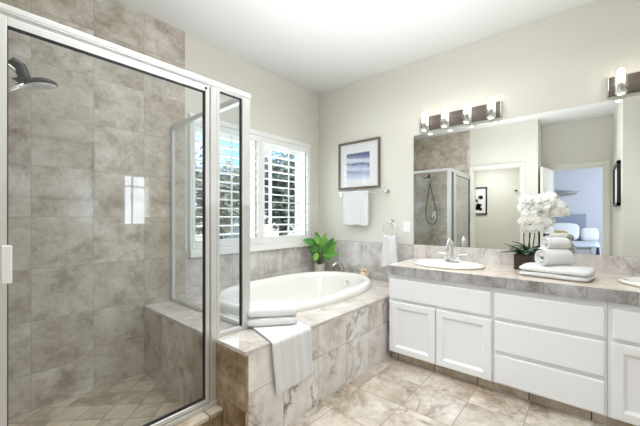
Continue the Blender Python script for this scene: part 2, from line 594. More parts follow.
# end wall right of the vanity with a small window
b = MB()
W2 = (-1.83, -1.50, 1.15, 1.74)
b.box(-2.1, T, YR - T, YR, 0, W2[2]).box(-2.1, T, YR - T, YR, W2[3], H)
b.box(-2.1, W2[0], YR - T, YR, W2[2], W2[3]).box(W2[1], T, YR - T, YR, W2[2], W2[3])
struct(b.build('wall_end', 'wall'))
w2 = struct(MB().box(W2[0], W2[1], YR - 0.08, YR - 0.075, W2[2], W2[3]).build('window_2', 'pane'))
b = MB()
b.box(W2[0] - 0.05, W2[0], YR, YR + 0.02, W2[2] - 0.05, W2[3] + 0.05).box(W2[1], W2[1] + 0.05, YR, YR + 0.02, W2[2] - 0.05, W2[3] + 0.05)
b.box(W2[0], W2[1], YR, YR + 0.02, W2[2] - 0.05, W2[2]).box(W2[0], W2[1], YR, YR + 0.02, W2[3], W2[3] + 0.05)
b.box((W2[0] + W2[1]) / 2 - 0.008, (W2[0] + W2[1]) / 2 + 0.008, YR - 0.085, YR - 0.065, W2[2], W2[3])
b.box(W2[0], W2[1], YR - 0.085, YR - 0.065, 1.60, 1.616)
b.build('window_frame', 'trimw', w2)
# jog wall that carries the dark picture, and its return
struct(MB().box(XB, -1.97, -2.98 - 0.12, -2.98, 0, H).box(-2.09, -1.97, YR, -3.1, 0, H).build('wall_entry', 'wall'))
# left wall with the toilet room's doorway
DY0, DY1, DZ = -1.823, -1.092, 2.085
b = MB()
b.box(XL - 0.1, XL, DY1, 0, 0, H).box(XL - 0.1, XL, YJ, DY0, 0, H).box(XL - 0.1, XL, DY0, DY1, DZ, H)
struct(b.build('wall_left', 'wall'))
struct(MB().box(-4.7, XL - 0.1, YJ, YJ + 0.08, 0, H).box(-4.7, -4.6, YJ + 0.08, 0, 0, H).build('wall_toilet_room', 'wall'))
# bedroom door wall
BY0, BY1, BZ = -2.872, -2.215, 2.065
b = MB()
b.box(XB - 0.1, XB, BY1, YJ, 0, H).box(XB - 0.1, XB, -3.1, BY0, 0, H).box(XB - 0.1, XB, BY0, BY1, BZ, H)
struct(b.build('wall_bedroom_door', 'wall'))
b = MB().box(-7.95, -7.8, -5.3, 0, 0, H).box(-7.8, XB, -5.3, -5.15, 0, H)
b.box(XB - 0.1, XB, -5.15, -3.1, 0, H)
struct(b.build('wall_bedroom', 'bedwall'))
# casings
b = MB()
b.box(XL, XL + 0.016, DY1, DY1 + 0.065, 0, DZ + 0.065, 0.004).box(XL, XL + 0.016, DY0 - 0.065, DY0, 0, DZ + 0.065, 0.004)
b.box(XL, XL + 0.016, DY0, DY1, DZ, DZ + 0.065, 0.004)
b.box(XL - 0.1, XL, DY1 - 0.012, DY1, 0, DZ).box(XL - 0.1, XL, DY0, DY0 + 0.012, 0, DZ).box(XL - 0.1, XL, DY0, DY1, DZ - 0.012, DZ)
struct(b.build('trim_1', 'trimw'))
b = MB()
b.box(XB, XB + 0.016, BY1, BY1 + 0.07, 0, BZ + 0.07, 0.004).box(XB, XB + 0.016, BY0 - 0.07, BY0, 0, BZ + 0.07, 0.004)
b.box(XB, XB + 0.016, BY0, BY1, BZ, BZ + 0.07, 0.004)
b.box(XB - 0.1, XB, BY1 - 0.012, BY1, 0, BZ).box(XB - 0.1, XB, BY0, BY0 + 0.012, 0, BZ).box(XB - 0.1, XB, BY0, BY1, BZ - 0.012, BZ)
struct(b.build('trim_2', 'trimw'))
# bedroom door, standing open against the jog
dh = Vector((XB + 0.02, BY1 + 0.012, 0))
dt = Vector((-3.085, -2.105, 0))
dd = (dt - dh)
ang = math.atan2(dd.y, dd.x)
dr = D.objects.new('door_1', None)
COL.objects.link(dr)
dr.location = dh
dr.rotation_euler = (0, 0, ang)
tag(dr, kind='structure')
L = dd.length


def local_child(mb, name, mat, parent, smooth=False):
    o = mb.build(name, mat, None, smooth)
    o.parent = parent
    return o


b = MB().box(0, L, -0.018, 0.018, 0.01, BZ - 0.015, 0.003)
for z0, z1 in ((0.2, 0.85), (1.0, 1.85)):
    b.box(0.11, L - 0.11, -0.022, 0.022, z0, z1, 0.008)
local_child(b, 'door_leaf', 'trimw', dr)
b = MB().cyl((L - 0.06, -0.018, 0.95), (L - 0.06, -0.07, 0.95), 0.012).cyl((L - 0.06, -0.065, 0.95), (L - 0.17, -0.065, 0.955), 0.011, 0.008)
b.cyl((L - 0.06, -0.018, 0.95), (L - 0.06, -0.026, 0.95), 0.028)
local_child(b, 'door_handle', 'black', dr, True)

# ---- tile work
b = MB()
b.box(XL, TILE_X, -0.008, 0, 0, H)
b.box(XL, XL + 0.008, -1.035, 0, 0, H)
struct(b.build('wall_shower_tile', 'shower_tile'))
b = MB()
b.box(TILE_X, -0.012, -0.012, 0, 0.5, 0.87)
b.box(-0.2, -0.012, -0.012, 0, 0.87, 0.947).box(TILE_X, -1.770, -0.012, 0, 0.87, 0.947)
b.box(-0.012, 0, -1.30, 0, 0.3, 0.947)
struct(b.build('wall_wainscot_tile', 'wainscot'))
struct(MB().box(XL, -2.12, -1.0, 0, -0.02, 0.004).build('floor_shower', 'shower_floor'))

# ---- window_1: frames, sash bars, panes
w1 = D.objects.new('window_1', None)
COL.objects.link(w1)
w1.location = (-0.96, 0.08, WZ0)
w1['kind'] = 'structure'
for x0, x1 in WX:
    b = MB()
    f = 0.028
    b.box(x0, x0 + f, 0.11, 0.148, WZ0, WZ1).box(x1 - f, x1, 0.11, 0.148, WZ0, WZ1)
    b.box(x0 + f, x1 - f, 0.11, 0.148, WZ0, WZ0 + f).box(x0 + f, x1 - f, 0.11, 0.148, WZ1 - f, WZ1)
    xm = (x0 + x1) / 2 - 0.125
    b.box(xm - 0.011, xm + 0.011, 0.112, 0.142, WZ0 + f, WZ1 - f)
    b.build('window_frame', 'shutter', w1)
    MB().box(x0 + f, x1 - f, 0.126, 0.130, WZ0 + f, WZ1 - f).build('window_pane', 'pane', w1)
    # painted reveal of each opening
    b = MB()
    b.box(x0, x0 + 0.006, 0.0, 0.11, WZ0, WZ1).box(x1 - 0.006, x1, 0.0, 0.11, WZ0, WZ1)
    b.box(x0, x1, 0.0, 0.11, WZ0, WZ0 + 0.006).box(x0, x1, 0.0, 0.11, WZ1 - 0.006, WZ1)
    b.build('window_reveal', 'shutter', w1)
# casing around both
b = MB()
cx0, cx1, cz0, cz1 = -1.757, -0.204, 0.872, 2.135
b.box(cx0, cx1, -0.035, 0, cz1 - 0.045, cz1, 0.006).box(cx0, cx1, -0.042, 0, cz0, cz0 + 0.07, 0.008)
b.box(cx0, cx0 + 0.02, -0.035, 0, cz0 + 0.07, cz1 - 0.045, 0.006).box(cx1 - 0.02, cx1, -0.035, 0, cz0 + 0.07, cz1 - 0.045, 0.006)
b.box(cx0 - 0.012, cx1 + 0.012, -0.016, 0, cz1 - 0.004, cz1 + 0.012, 0.004)
b.build('window_casing', 'shutter', w1)

# ---- plantation shutters
SX = [(cx0 + 0.021, -0.976), (-0.974, cx1 - 0.021)]


def shutter(x0, x1, label):
    r = empty('plantation_shutter', ((x0 + x1) / 2, -0.02, cz0 + 0.07), label, 'shutter', 'window shutters')
    z0, z1 = cz0 + 0.072, cz1 - 0.047
    sl, sr = (0.028, 0.045) if x0 < -1.2 else (0.045, 0.028)
    b = MB()
    b.box(x0, x0 + sl, -0.034, -0.006, z0, z1, 0.004).box(x1 - sr, x1, -0.034, -0.006, z0, z1, 0.004)
    b.box(x0 + sl, x1 - sr, -0.034, -0.006, z0, z0 + 0.075, 0.004).box(x0 + sl, x1 - sr, -0.034, -0.006, z1 - 0.06, z1, 0.004)
    b.build('panel_frame', 'shutter', r)
    n = 12
    a0, a1 = z0 + 0.075, z1 - 0.06
    b = MB()
    for i in range(n):
        z = a0 + (i + 0.5) * (a1 - a0) / n
        rot = Matrix.Rotation(math.radians(3), 3, 'X')
        b.obox(((x0 + sl + x1 - sr) / 2, -0.012, z), x1 - x0 - sl - sr - 0.004, 0.074, 0.0115, rot, 0.005, 2)
    b.build('louvers', 'shutter', r)
    xm = (x0 + x1) / 2
    MB().box(xm - 0.008, xm + 0.008, -0.066, -0.054, a0 + 0.02, a1 - 0.01, 0.003).build('tilt_rod', 'shutter', r)
    for z in (z0 + 0.15, z1 - 0.15):
        xe = x0 if x0 < -1.2 else x1
        MB().cyl((xe, -0.036, z - 0.03), (xe, -0.036, z + 0.03), 0.006).build('hinge', 'shutter', r)
    return r


shutter(*SX[0], 'white louvered window shutter next to the shower glass, half seen through it')
shutter(*SX[1], 'white louvered window shutter nearest the room corner, above the potted plant')

# ================================================================== OUTSIDE
struct(MB().box(-14, 22, 0.6, 40, -0.5, -0.4).build('ground_outside', 'grass'))


def tree(x, y, h, rad, mat, label, seed, low=0.35):
    rnd = random.Random(seed)
    r = empty('garden_tree', (x, y, -0.4), label, 'tree', 'trees outside the window')
    b = MB()
    b.tube([(x, y, -0.4), (x + 0.05, y, h * 0.3), (x - 0.04, y + 0.03, h * 0.6), (x, y, h * 0.85)], [0.12, 0.10, 0.07, 0.03], 10)
    for k in range(7):
        an = rnd.uniform(0, 2 * PI)
        z = h * rnd.uniform(0.35, 0.7)
        b.tube([(x, y, z), (x + math.cos(an) * rad * 0.4, y + math.sin(an) * rad * 0.4, z + 0.25), (x + math.cos(an) * rad * 0.8, y + math.sin(an) * rad * 0.8, z + 0.4)], [0.035, 0.02, 0.008], 6)
    b.build('trunk', 'bark', r, True)
    b = MB()
    bm = b.bm
    lobes = [(Vector((x + rnd.uniform(-.55, .55) * rad, y + rnd.uniform(-.55, .55) * rad, rnd.uniform(low, 0.9) * h)), rad * rnd.uniform(0.4, 0.65)) for _ in range(20)]
    for _ in range(3600):
        c, lr = rnd.choice(lobes)
        d = Vector((rnd.gauss(0, 1), rnd.gauss(0, 1), rnd.gauss(0, 1))).normalized()
        p = c + d * lr * (rnd.random() ** 0.35)
        s = rnd.uniform(0.07, 0.15)
        u = Vector((rnd.gauss(0, 1), rnd.gauss(0, 1), rnd.gauss(0, 1))).normalized()
        v = u.orthogonal().normalized()
        vs = [bm.verts.new(p + u * s), bm.verts.new(p + v * s * 0.5), bm.verts.new(p - u * s), bm.verts.new(p - v * s * 0.5)]
        bm.faces.new(vs)
    b.build('crown', mat, r, recalc=False)


tree(-0.1, 5.6, 3.3, 1.2, 'tree_a', 'dark green tree outside, behind the shutter next to the shower', 1)
tree(2.15, 5.9, 2.75, 1.0, 'tree_b', 'olive tree outside, seen low through the middle of the window', 2)
tree(4.4, 5.4, 3.4, 1.2, 'tree_a', 'tall dark tree outside, behind the shutter nearest the room corner', 3)
tree(7.0, 8.4, 3.6, 1.3, 'tree_b', 'olive tree outside at the corner end of the window view', 4)
tree(-2.4, 7.0, 3.0, 1.2, 'tree_b', 'olive tree outside, seen through the shower glass', 5)
r = empty('garden_wall', (2.5, 11.2, -0.4), 'pale stucco garden wall beyond the trees outside', 'wall', kind='structure')
MB().box(-6, 12, 11.2, 11.4, -0.4, 1.5).build('wall_panel', 'stucco', r)
MB().box(-6.05, 12.05, 11.15, 11.45, 1.5, 1.58).build('wall_cap', 'trimw', r)

# ================================================================== TUB DECK, BENCH, CURB
DK = 0.53
TCX, TCY, TA, TB, TN = -0.955, -0.60, 0.85, 0.515, 2.35


def sup(a, b_, t, n=TN):
    c, s = math.cos(t), math.sin(t)
    return (TCX + a * math.copysign(abs(c) ** (2 / n), c), TCY + b_ * math.copysign(abs(s) ** (2 / n), s))


deck = empty('tub_deck', (-1.06, -0.66, 0), 'marble tiled platform that carries the bathtub and runs on into the shower as a bench', 'tub deck')
x0, x1, y0, y1 = -1.86, -0.0125, -1.323, -0.0125
NP = 160
inner, outer = [], []
for k in range(NP):
    t = 2 * PI * k / NP
    px, py = sup(TA - 0.03, TB - 0.03, t)
    inner.append((px, py))
    dx, dy = px - TCX, py - TCY
    s = 1e9
    if dx > 1e-9: s = min(s, (x1 - TCX) / dx)
    if dx < -1e-9: s = min(s, (x0 - TCX) / dx)
    if dy > 1e-9: s = min(s, (y1 - TCY) / dy)
    if dy < -1e-9: s = min(s, (y0 - TCY) / dy)
    outer.append([TCX + dx * s, TCY + dy * s])
for cxx in (x0, x1):
    for cyy in (y0, y1):
        k = min(range(NP), key=lambda i: (outer[i][0] - cxx) ** 2 + (outer[i][1] - cyy) ** 2)
        outer[k] = [cxx, cyy]
b = MB()
rings = []
for zz, pts in ((DK, inner), (DK, outer), (DK - 0.02, outer), (DK - 0.02, inner)):
    rings.append([b.bm.verts.new((p[0], p[1], zz)) for p in pts])
for i in range(4):
    a_, c_ = rings[i], rings[(i + 1) % 4]
    for k in range(NP):
        b.bm.faces.new((a_[k], a_[(k + 1) % NP], c_[(k + 1) % NP], c_[k]))
b.box(-2.12, x0, -1.323, -0.0085, DK - 0.02, DK)
b.build('deck_top', 'deck_tile', deck)
MB().box(-2.105, -0.0125, -1.32, -1.30, 0, DK - 0.02).build('front_panel', 'tub_tile', deck)
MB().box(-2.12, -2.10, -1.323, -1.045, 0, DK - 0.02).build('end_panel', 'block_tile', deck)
MB().box(-2.12, -2.10, -1.045, -0.0085, 0.0, DK - 0.02).build('bench_panel', 'shower_tile', deck)

c = empty('shower_curb', (-2.6, -1.04, 0), 'low stone curb under the glass shower door', 'curb')
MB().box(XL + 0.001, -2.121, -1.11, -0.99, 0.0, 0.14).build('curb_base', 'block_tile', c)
MB().box(XL + 0.001, -2.121, -1.125, -0.975, 0.14, 0.163, 0.004).build('curb_cap', 'kick_tile', c)

# ================================================================== BATHTUB
tub = empty('bathtub', (TCX, TCY, DK), 'white oval drop-in bathtub set in the marble deck', 'bathtub')
prof = [(0.0, -0.03, -0.015), (0.0, 0.0, 0.002), (0.0, 0.0, 0.03), (-0.006, -0.006, 0.052), (-0.02, -0.02, 0.063), (-0.045, -0.045, 0.066), (-0.07, -0.07, 0.060),
        (-0.085, -0.085, 0.045), (-0.10, -0.095, 0.0), (-0.125, -0.11, -0.12), (-0.17, -0.14, -0.27), (-0.24, -0.19, -0.34), (-0.36, -0.28, -0.365), (-0.58, -0.42, -0.37)]
b = MB()
rr = []
for da, db, z in prof:
    rr.append([b.bm.verts.new((*sup(TA + da, TB + db, 2 * PI * k / 96, TN if z > -0.2 else 2.2), DK + z)) for k in range(96)])
for i in range(len(rr) - 1):
    for k in range(96):
        b.bm.faces.new((rr[i][k], rr[i][(k + 1) % 96], rr[i + 1][(k + 1) % 96], rr[i + 1][k]))
b.bm.faces.new(rr[-1])
b.build('basin', 'porc', tub, True)
px, py = TCX + TA - 0.112, TCY
MB().cyl((px + 0.005, py, DK - 0.045), (px - 0.014, py, DK - 0.048), 0.036, 0.032, 24).cyl((px - 0.012, py, DK - 0.048), (px - 0.02, py, DK - 0.048), 0.012).build('overflow_plate', 'chrome', tub, True, 40)
MB().cyl((px - 0.30, py, DK - 0.368), (px - 0.30, py, DK - 0.360), 0.03).build('drain', 'chrome', tub, True, 40)

# roman tub faucet on the corner of the deck
f = empty('tub_faucet', (-0.10, -0.47, DK), 'chrome tub faucet with curved spout on the deck corner beside the plant', 'faucet')
pts = [(-0.085, -0.44, DK), (-0.085, -0.44, DK + 0.09), (-0.10, -0.432, DK + 0.135), (-0.135, -0.42, DK + 0.155), (-0.175, -0.405, DK + 0.15), (-0.205, -0.393, DK + 0.125)]
MB().tube(pts, [0.03, 0.026, 0.025, 0.024, 0.022, 0.02], 16).cyl((-0.085, -0.44, DK), (-0.085, -0.44, DK + 0.012), 0.042).build('spout', 'nickel', f, True, 40)
for yy in (-0.30, -0.565):
    MB().lathe([(0.032, 0), (0.032, 0.01), (0.02, 0.02), (0.018, 0.07), (0.024, 0.085), (0.024, 0.10), (0.012, 0.108)], (-0.08, yy, DK), 20).cyl((-0.08, yy, DK + 0.095), (-0.155, yy - 0.015, DK + 0.11), 0.009, 0.007).build('handle', 'nickel', f, True, 40)
# ornament
t = NT('woven_ball')
tc = t.n('ShaderNodeTexCoord')
vo = t.n('ShaderNodeTexVoronoi')
vo.inputs['Scale'].default_value = 32
t.set(vo.inputs['Vector'], tc.outputs['Object'])
t.principled(t.ramp(vo.outputs['Distance'], [(0.0, srgb(252, 248, 238)), (0.5, srgb(226, 206, 172)), (0.9, srgb(150, 120, 84))]), 0.45, bump=vo.outputs['Distance'], bump_s=0.8, bump_d=0.01)
M['ball'] = t.m
o = MB().sphere((-0.070, -0.735, DK + 0.058), 0.058, 1, 1, 1, 24, 16).build('ornament_ball', 'ball', None, True)
tag(o, 'cream and gold textured ball ornament on the deck beside the tub faucet', 'ornament')

# ---- plant
pl = empty('potted_plant', (-0.165, -0.155, DK), 'bright green broad-leaved plant in a small cream pot in the deck corner', 'plant')
pc = (-0.165, -0.155, DK)
MB().lathe([(0.052, 0), (0.058, 0.004), (0.068, 0.12), (0.07, 0.128), (0.064, 0.128), (0.06, 0.11)], pc, 28).build('pot', 'potw', pl, True, 40)
MB().lathe([(0.061, 0.105), (0.03, 0.112), (0.001, 0.114)], pc, 20).build('soil', 'soil', pl)


def leaf_into(b, base, tip, width, droop=0.0, fold=0.15, nu=8, nv=4, roll=0.0, face=None):
    base, tip = Vector(base), Vector(tip)
    ax = tip - base
    ln = ax.length
    a = ax.normalized()
    side = a.cross(Vector((0, 0, 1)))
    if side.length < 0.1:
        side = a.cross(Vector((1, 0, 0)))
    if face is not None:
        side = a.cross(face)
    side.normalize()
    if roll:
        side = Matrix.Rotation(roll, 3, a) @ side
    nrm = side.cross(a)

    def fn(u, v):
        w = width * 0.5 * (math.sin(PI * min(1, u ** 0.8)) ** 0.8 if 0 < u < 1 else 0.001)
        s = (v - 0.5) * 2
        return base + a * ln * u + side * w * s + nrm * (abs(s) * w * fold - droop * ln * u * u)
    b.grid(fn, nu, nv)


b1, b2 = MB(), MB()
rnd = random.Random(11)
top = Vector(pc) + Vector((0, 0, 0.11))
LEAVES = [((-0.278, -0.171, 0.913), (-0.412, -0.107, 0.963), 0.098), ((-0.197, -0.182, 0.876), (-0.246, -0.16, 1.061), 0.086), ((-0.207, -0.223, 0.864), (-0.19, -0.273, 1.049), 0.074),
          ((-0.296, -0.154, 0.901), (-0.239, -0.17, 0.741), 0.111), ((-0.198, -0.232, 0.778), (-0.141, -0.426, 0.79), 0.098), ((-0.186, -0.27, 0.815), (-0.135, -0.404, 0.95), 0.074),
          ((-0.171, -0.306, 0.778), (-0.148, -0.383, 0.913), 0.074), ((-0.204, -0.221, 0.827), (-0.177, -0.343, 0.901), 0.086), ((-0.229, -0.194, 0.827), (-0.204, -0.205, 0.975), 0.098),
          ((-0.242, -0.172, 0.827), (-0.336, -0.123, 0.876), 0.086), ((-0.192, -0.195, 0.766), (-0.162, -0.298, 0.827), 0.086), ((-0.23, -0.178, 0.852), (-0.3, -0.141, 0.975), 0.086),
          ((-0.26, -0.20, 0.80), (-0.31, -0.20, 0.70), 0.07), ((-0.20, -0.26, 0.76), (-0.17, -0.33, 0.72), 0.07), ((-0.25, -0.22, 0.90), (-0.29, -0.20, 1.02), 0.075), ((-0.20, -0.30, 0.86), (-0.17, -0.38, 0.99), 0.07),
          ((-0.14, -0.17, 0.82), (-0.08, -0.20, 0.98), 0.09), ((-0.17, -0.13, 0.84), (-0.16, -0.08, 1.0), 0.09)]
for i, (p0, p1, w) in enumerate(LEAVES):
    p0, p1 = Vector(p0), Vector(p1)
    root = top + Vector((rnd.uniform(-.02, .02), rnd.uniform(-.02, .02), -0.02))
    b2.tube([root, root.lerp(p0, 0.5) + Vector((0, 0, 0.02)), p0], [0.006, 0.005, 0.0035], 8)
    leaf_into(b1, p0, p1, w * 0.92, 0.08, 0.42, face=Vector((-0.76, -0.62, rnd.uniform(0.0, 0.5))))
b2.build('stems', 'stem', pl, True)
solid(b1.build('leaves', 'leafg', pl, True), 0.0012)

# ================================================================== SHOWER ENCLOSURE
SY = -1.033
RX = -1.90
en = empty('shower_enclosure', (-2.5, SY, 0.163), 'aluminium framed glass shower enclosure with header rail, fixed pane and return pane', 'shower enclosure')
b = MB()
b.box(XL + 0.01, RX + 0.02, SY - 0.022, SY + 0.022, 1.974, 1.997, 0.003).box(XL + 0.01, RX + 0.02, SY - 0.012, SY + 0.018, 1.955, 1.975, 0.002).box(XL + 0.01, -2.13, SY - 0.026, SY - 0.010, 1.966, 1.971, 0.001)
b.build('header_rail', 'alu', en)
b = MB().box(RX - 0.02, RX + 0.02, SY + 0.022, -0.009, 1.957, 1.995, 0.003)
b.build('return_header', 'alu', en)
MB().box(XL + 0.009, -2.993, SY - 0.02, SY + 0.02, 0.163, 1.955, 0.003).build('wall_jamb', 'alu', en)
MB().box(-2.119, -2.099, SY - 0.02, SY + 0.02, DK + 0.001, 1.955, 0.003).box(-2.156, -2.1195, SY - 0.02, SY + 0.02, 0.185, 1.955, 0.003).build('door_jamb', 'alu', en)
MB().box(-1.942, -1.884, SY - 0.02, SY + 0.02, DK + 0.001, 1.955, 0.004).build('corner_post', 'alu', en)
MB().box(RX - 0.014, RX + 0.014, -0.034, -0.009, DK + 0.001, 1.957, 0.003).build('return_jamb', 'alu', en)
MB().box(-2.099, -1.942, SY - 0.012, SY + 0.012, DK + 0.001, DK + 0.026, 0.003).build('pane_rail', 'alu', en)
MB().box(RX - 0.014, RX + 0.014, SY + 0.02, -0.034, DK + 0.001, DK + 0.028, 0.003).build('return_rail', 'alu', en)
MB().box(-2.993, -2.1195, SY - 0.028, SY + 0.022, 0.1635, 0.188, 0.004).build('sill_rail', 'alu', en)
g = MB().box(-2.099, -1.942, SY - 0.003, SY + 0.003, DK + 0.026, 1.955).build('fixed_pane', 'glass', en)
b = MB()
b.box(-2.0985, -2.094, SY - 0.009, SY + 0.009, DK + 0.026, 1.954).box(-1.947, -1.9425, SY - 0.009, SY + 0.009, DK + 0.026, 1.954).box(-2.0985, -1.9425, SY - 0.009, SY + 0.009, 1.949, 1.954)
b.build('gasket', 'gasket', g)
g = MB().box(RX - 0.003, RX + 0.003, SY + 0.02, -0.034, DK + 0.028, 1.957).build('return_pane', 'glass', en)

dr = empty('shower_door', (-2.57, SY, 0.19), 'framed clear glass shower door with white pull handle', 'shower door')
fy0, fy1 = SY - 0.026, SY + 0.004
dx0, dx1, dz0, dz1 = -2.990, -2.166, 0.192, 1.951
b = MB()
b.box(dx0, dx0 + 0.024, fy0, fy1, dz0, dz1, 0.004).box(dx1 - 0.024, dx1, fy0, fy1, dz0, dz1, 0.004)
b.box(dx0 + 0.022, dx1 - 0.024, fy0, fy1, dz1 - 0.030, dz1, 0.004).box(dx0 + 0.022, dx1 - 0.024, fy0, fy1, dz0, dz0 + 0.026, 0.004)
b.build('door_frame', 'alu', dr)
gx0, gx1, gz0, gz1 = dx0 + 0.024, dx1 - 0.024, dz0 + 0.026, dz1 - 0.03
g = MB().box(gx0, gx1, SY - 0.014, SY - 0.008, gz0, gz1).build('door_pane', 'glass', dr)
b = MB()
b.box(gx0, gx0 + 0.003, fy0 + 0.004, fy1, gz0, gz1).box(gx1 - 0.003, gx1, fy0 + 0.004, fy1, gz0, gz1)
b.box(gx0, gx1, fy0 + 0.004, fy1, gz1 - 0.003, gz1).box(gx0, gx1, fy0 + 0.004, fy1, gz0, gz0 + 0.003)
b.build('gasket', 'gasket', g)
MB().box(-2.984, -2.955, SY - 0.052, SY - 0.026, 0.985, 1.122, 0.004).build('handle', 'plastic', dr)
MB().box(-2.195, -2.183, SY - 0.030, SY - 0.026, 1.932, 1.942).build('screw', 'gasket', dr)

# ---- hand shower on the left wall
hs = empty('hand_shower', (XL + 0.01, -0.35, 1.95), 'dark handheld shower head in its wall holder, with a looping hose', 'shower head')
wx = XL + 0.008
qx = wx + 0.045
b = MB().cyl((wx, -0.35, 2.03), (wx + 0.012, -0.35, 2.03), 0.03)
b.tube([(wx, -0.35, 2.03), (qx + 0.06, -0.35, 2.035), (qx + 0.11, -0.35, 2.02), (qx + 0.15, -0.35, 1.995)], [0.011, 0.011, 0.011, 0.012], 12)
b.build('shower_arm', 'chrome', hs, True, 40)
b = MB().sphere((qx + 0.155, -0.35, 2.005), 0.026).tube([(qx + 0.115, -0.35, 2.055), (qx + 0.15, -0.35, 2.03), (qx + 0.175, -0.35, 1.96)], [0.02, 0.030, 0.026], 14)
b.build('holder', 'bronze', hs, True, 40)
# head disc, tilted
hc = Vector((qx + 0.240, -0.355, 1.960))
rot = Matrix.Rotation(math.radians(-10), 3, 'Y')
b = MB()
b.lathe([(0.02, 0.035), (0.048, 0.026), (0.066, 0.013), (0.068, 0.002), (0.064, -0.004)], (0, 0, 0), 32)
for v in b.bm.verts:
    v.co = rot @ v.co + hc
b.tube([hc + Vector((-0.06, 0, 0.01)), hc + Vector((-0.11, 0, -0.004)), (qx + 0.165, -0.35, 1.945)], [0.025, 0.02, 0.016], 14, flat=0.8)
head = b.build('spray_head', 'bronze', hs, True, 45)
b = MB().lathe([(0.062, -0.004), (0.058, -0.009), (0.001, -0.010)], (0, 0, 0), 32)
for ring, cnt in ((0.05, 18), (0.034, 12), (0.017, 6)):
    for k in range(cnt):
        an = 2 * PI * k / cnt
        b.cyl((ring * math.cos(an), ring * math.sin(an), -0.009), (ring * math.cos(an), ring * math.sin(an), -0.013), 0.004, 0.003, 8)
for v in b.bm.verts:
    v.co = rot @ v.co + hc
b.build('spray_face', 'alu', head, True, 40)
b = MB().tube([(qx + 0.185, -0.35, 1.955), (qx + 0.14, -0.35, 1.92), (qx + 0.085, -0.352, 1.865)], [0.017, 0.015, 0.012], 14)
b.build('handle', 'chrome', hs, True)
pts = []
for k in range(41):
    u = k / 40
    an = PI * u
    yy = -0.35 + 0.17 * -math.sin(an * 2) * (0.55 + 0.45 * math.sin(an)) * 0.75
    zz = 1.865 - 0.83 * math.sin(an) ** 0.9 if 0 < u < 1 else 1.865
    pts.append((qx + 0.085 - 0.06 * math.sin(an) ** 0.5 * (1 if u < 0.5 else 1), yy, zz + (u * 0.13)))
MB().tube(pts, 0.0105, 8).build('hose', 'hose', hs, True)
v = empty('shower_valve', (wx, -0.36, 1.27), 'round chrome shower valve with lever on the tiled wall below the shower head', 'valve')
MB().lathe([(0.08, 0), (0.08, 0.006), (0.07, 0.012), (0.03, 0.016), (0.028, 0.05), (0.001, 0.052)], (0, 0, 0), 28).build('plate', 'chrome', None, True, 40)
vp = COL.objects['plate']
vp.parent = v
vp.rotation_euler = (0, PI / 2, 0)
MB().tube([(wx + 0.045, -0.36, 1.27), (wx + 0.055, -0.36, 1.22), (wx + 0.06, -0.36, 1.18)], [0.01, 0.009, 0.007], 10).build('lever', 'chrome', v, True)
for dy_ in (-0.045, 0.045):
    pass

# ================================================================== VANITY
HC = 0.8157
VL, VR = -1.345, YR + 0.12
FX = -0.640     # cabinet face
CY = (VL + VR) / 2
SPL = [(-1.355, -2.160), (-2.160, -2.750), (-2.750, VR)]
CT, CB = 0.742, 0.072


def front_panel(b, y0, y1, z0, z1, x=FX):
    """slab front with a chamfered rim"""
    b.box(x - 0.020, x, y0, y1, z0, z1, 0.007, 2)


def shaker(b, y0, y1, z0, z1, x=FX):
    """door: raised rim, sloped bead, sunk field"""
    ya, yb = min(y0, y1), max(y0, y1)
    s = 0.052
    b.box(x - 0.020, x, ya, ya + s, z0, z1, 0.005).box(x - 0.020, x, yb - s, yb, z0, z1, 0.005)
    b.box(x - 0.020, x, ya + s - 0.003, yb - s + 0.003, z0, z0 + s, 0.005).box(x - 0.020, x, ya + s - 0.003, yb - s + 0.003, z1 - s, z1, 0.005)
    iy0, iy1, iz0, iz1 = ya + s, yb - s, z0 + s, z1 - s
    q = 0.014
    o_ = [(x - 0.017, iy0 - .001, iz0 - .001), (x - 0.017, iy1 + .001, iz0 - .001), (x - 0.017, iy1 + .001, iz1 + .001), (x - 0.017, iy0 - .001, iz1 + .001)]
    i_ = [(x - 0.007, iy0 + q, iz0 + q), (x - 0.007, iy1 - q, iz0 + q), (x - 0.007, iy1 - q, iz1 - q), (x - 0.007, iy0 + q, iz1 - q)]
    ov = [b.bm.verts.new(p) for p in o_]
    iv = [b.bm.verts.new(p) for p in i_]
    for k in range(4):
        b.bm.faces.new((ov[k], ov[(k + 1) % 4], iv[(k + 1) % 4], iv[k]))
    b.bm.faces.new(iv)


def carcass(r, y0, y1):
    b = MB()
    ya, yb = min(y0, y1) + 0.001, max(y0, y1) - 0.001
    b.box(FX, FX + 0.02, ya, yb, CB, CT).box(-0.032, -0.014, ya, yb, CB, CT)
    b.box(FX + 0.02, -0.032, ya, ya + 0.018, CB, CT).box(FX + 0.02, -0.032, yb - 0.018, yb, CB, CT).box(FX + 0.02, -0.032, ya + 0.018, yb - 0.018, CB, CB + 0.018)
    b.build('body', 'cab', r)
    MB().box(FX + 0.045, -0.014, min(y0, y1) + 0.001, max(y0, y1) - 0.001, 0.0, CB).build('kick_board', 'kick_tile', r)


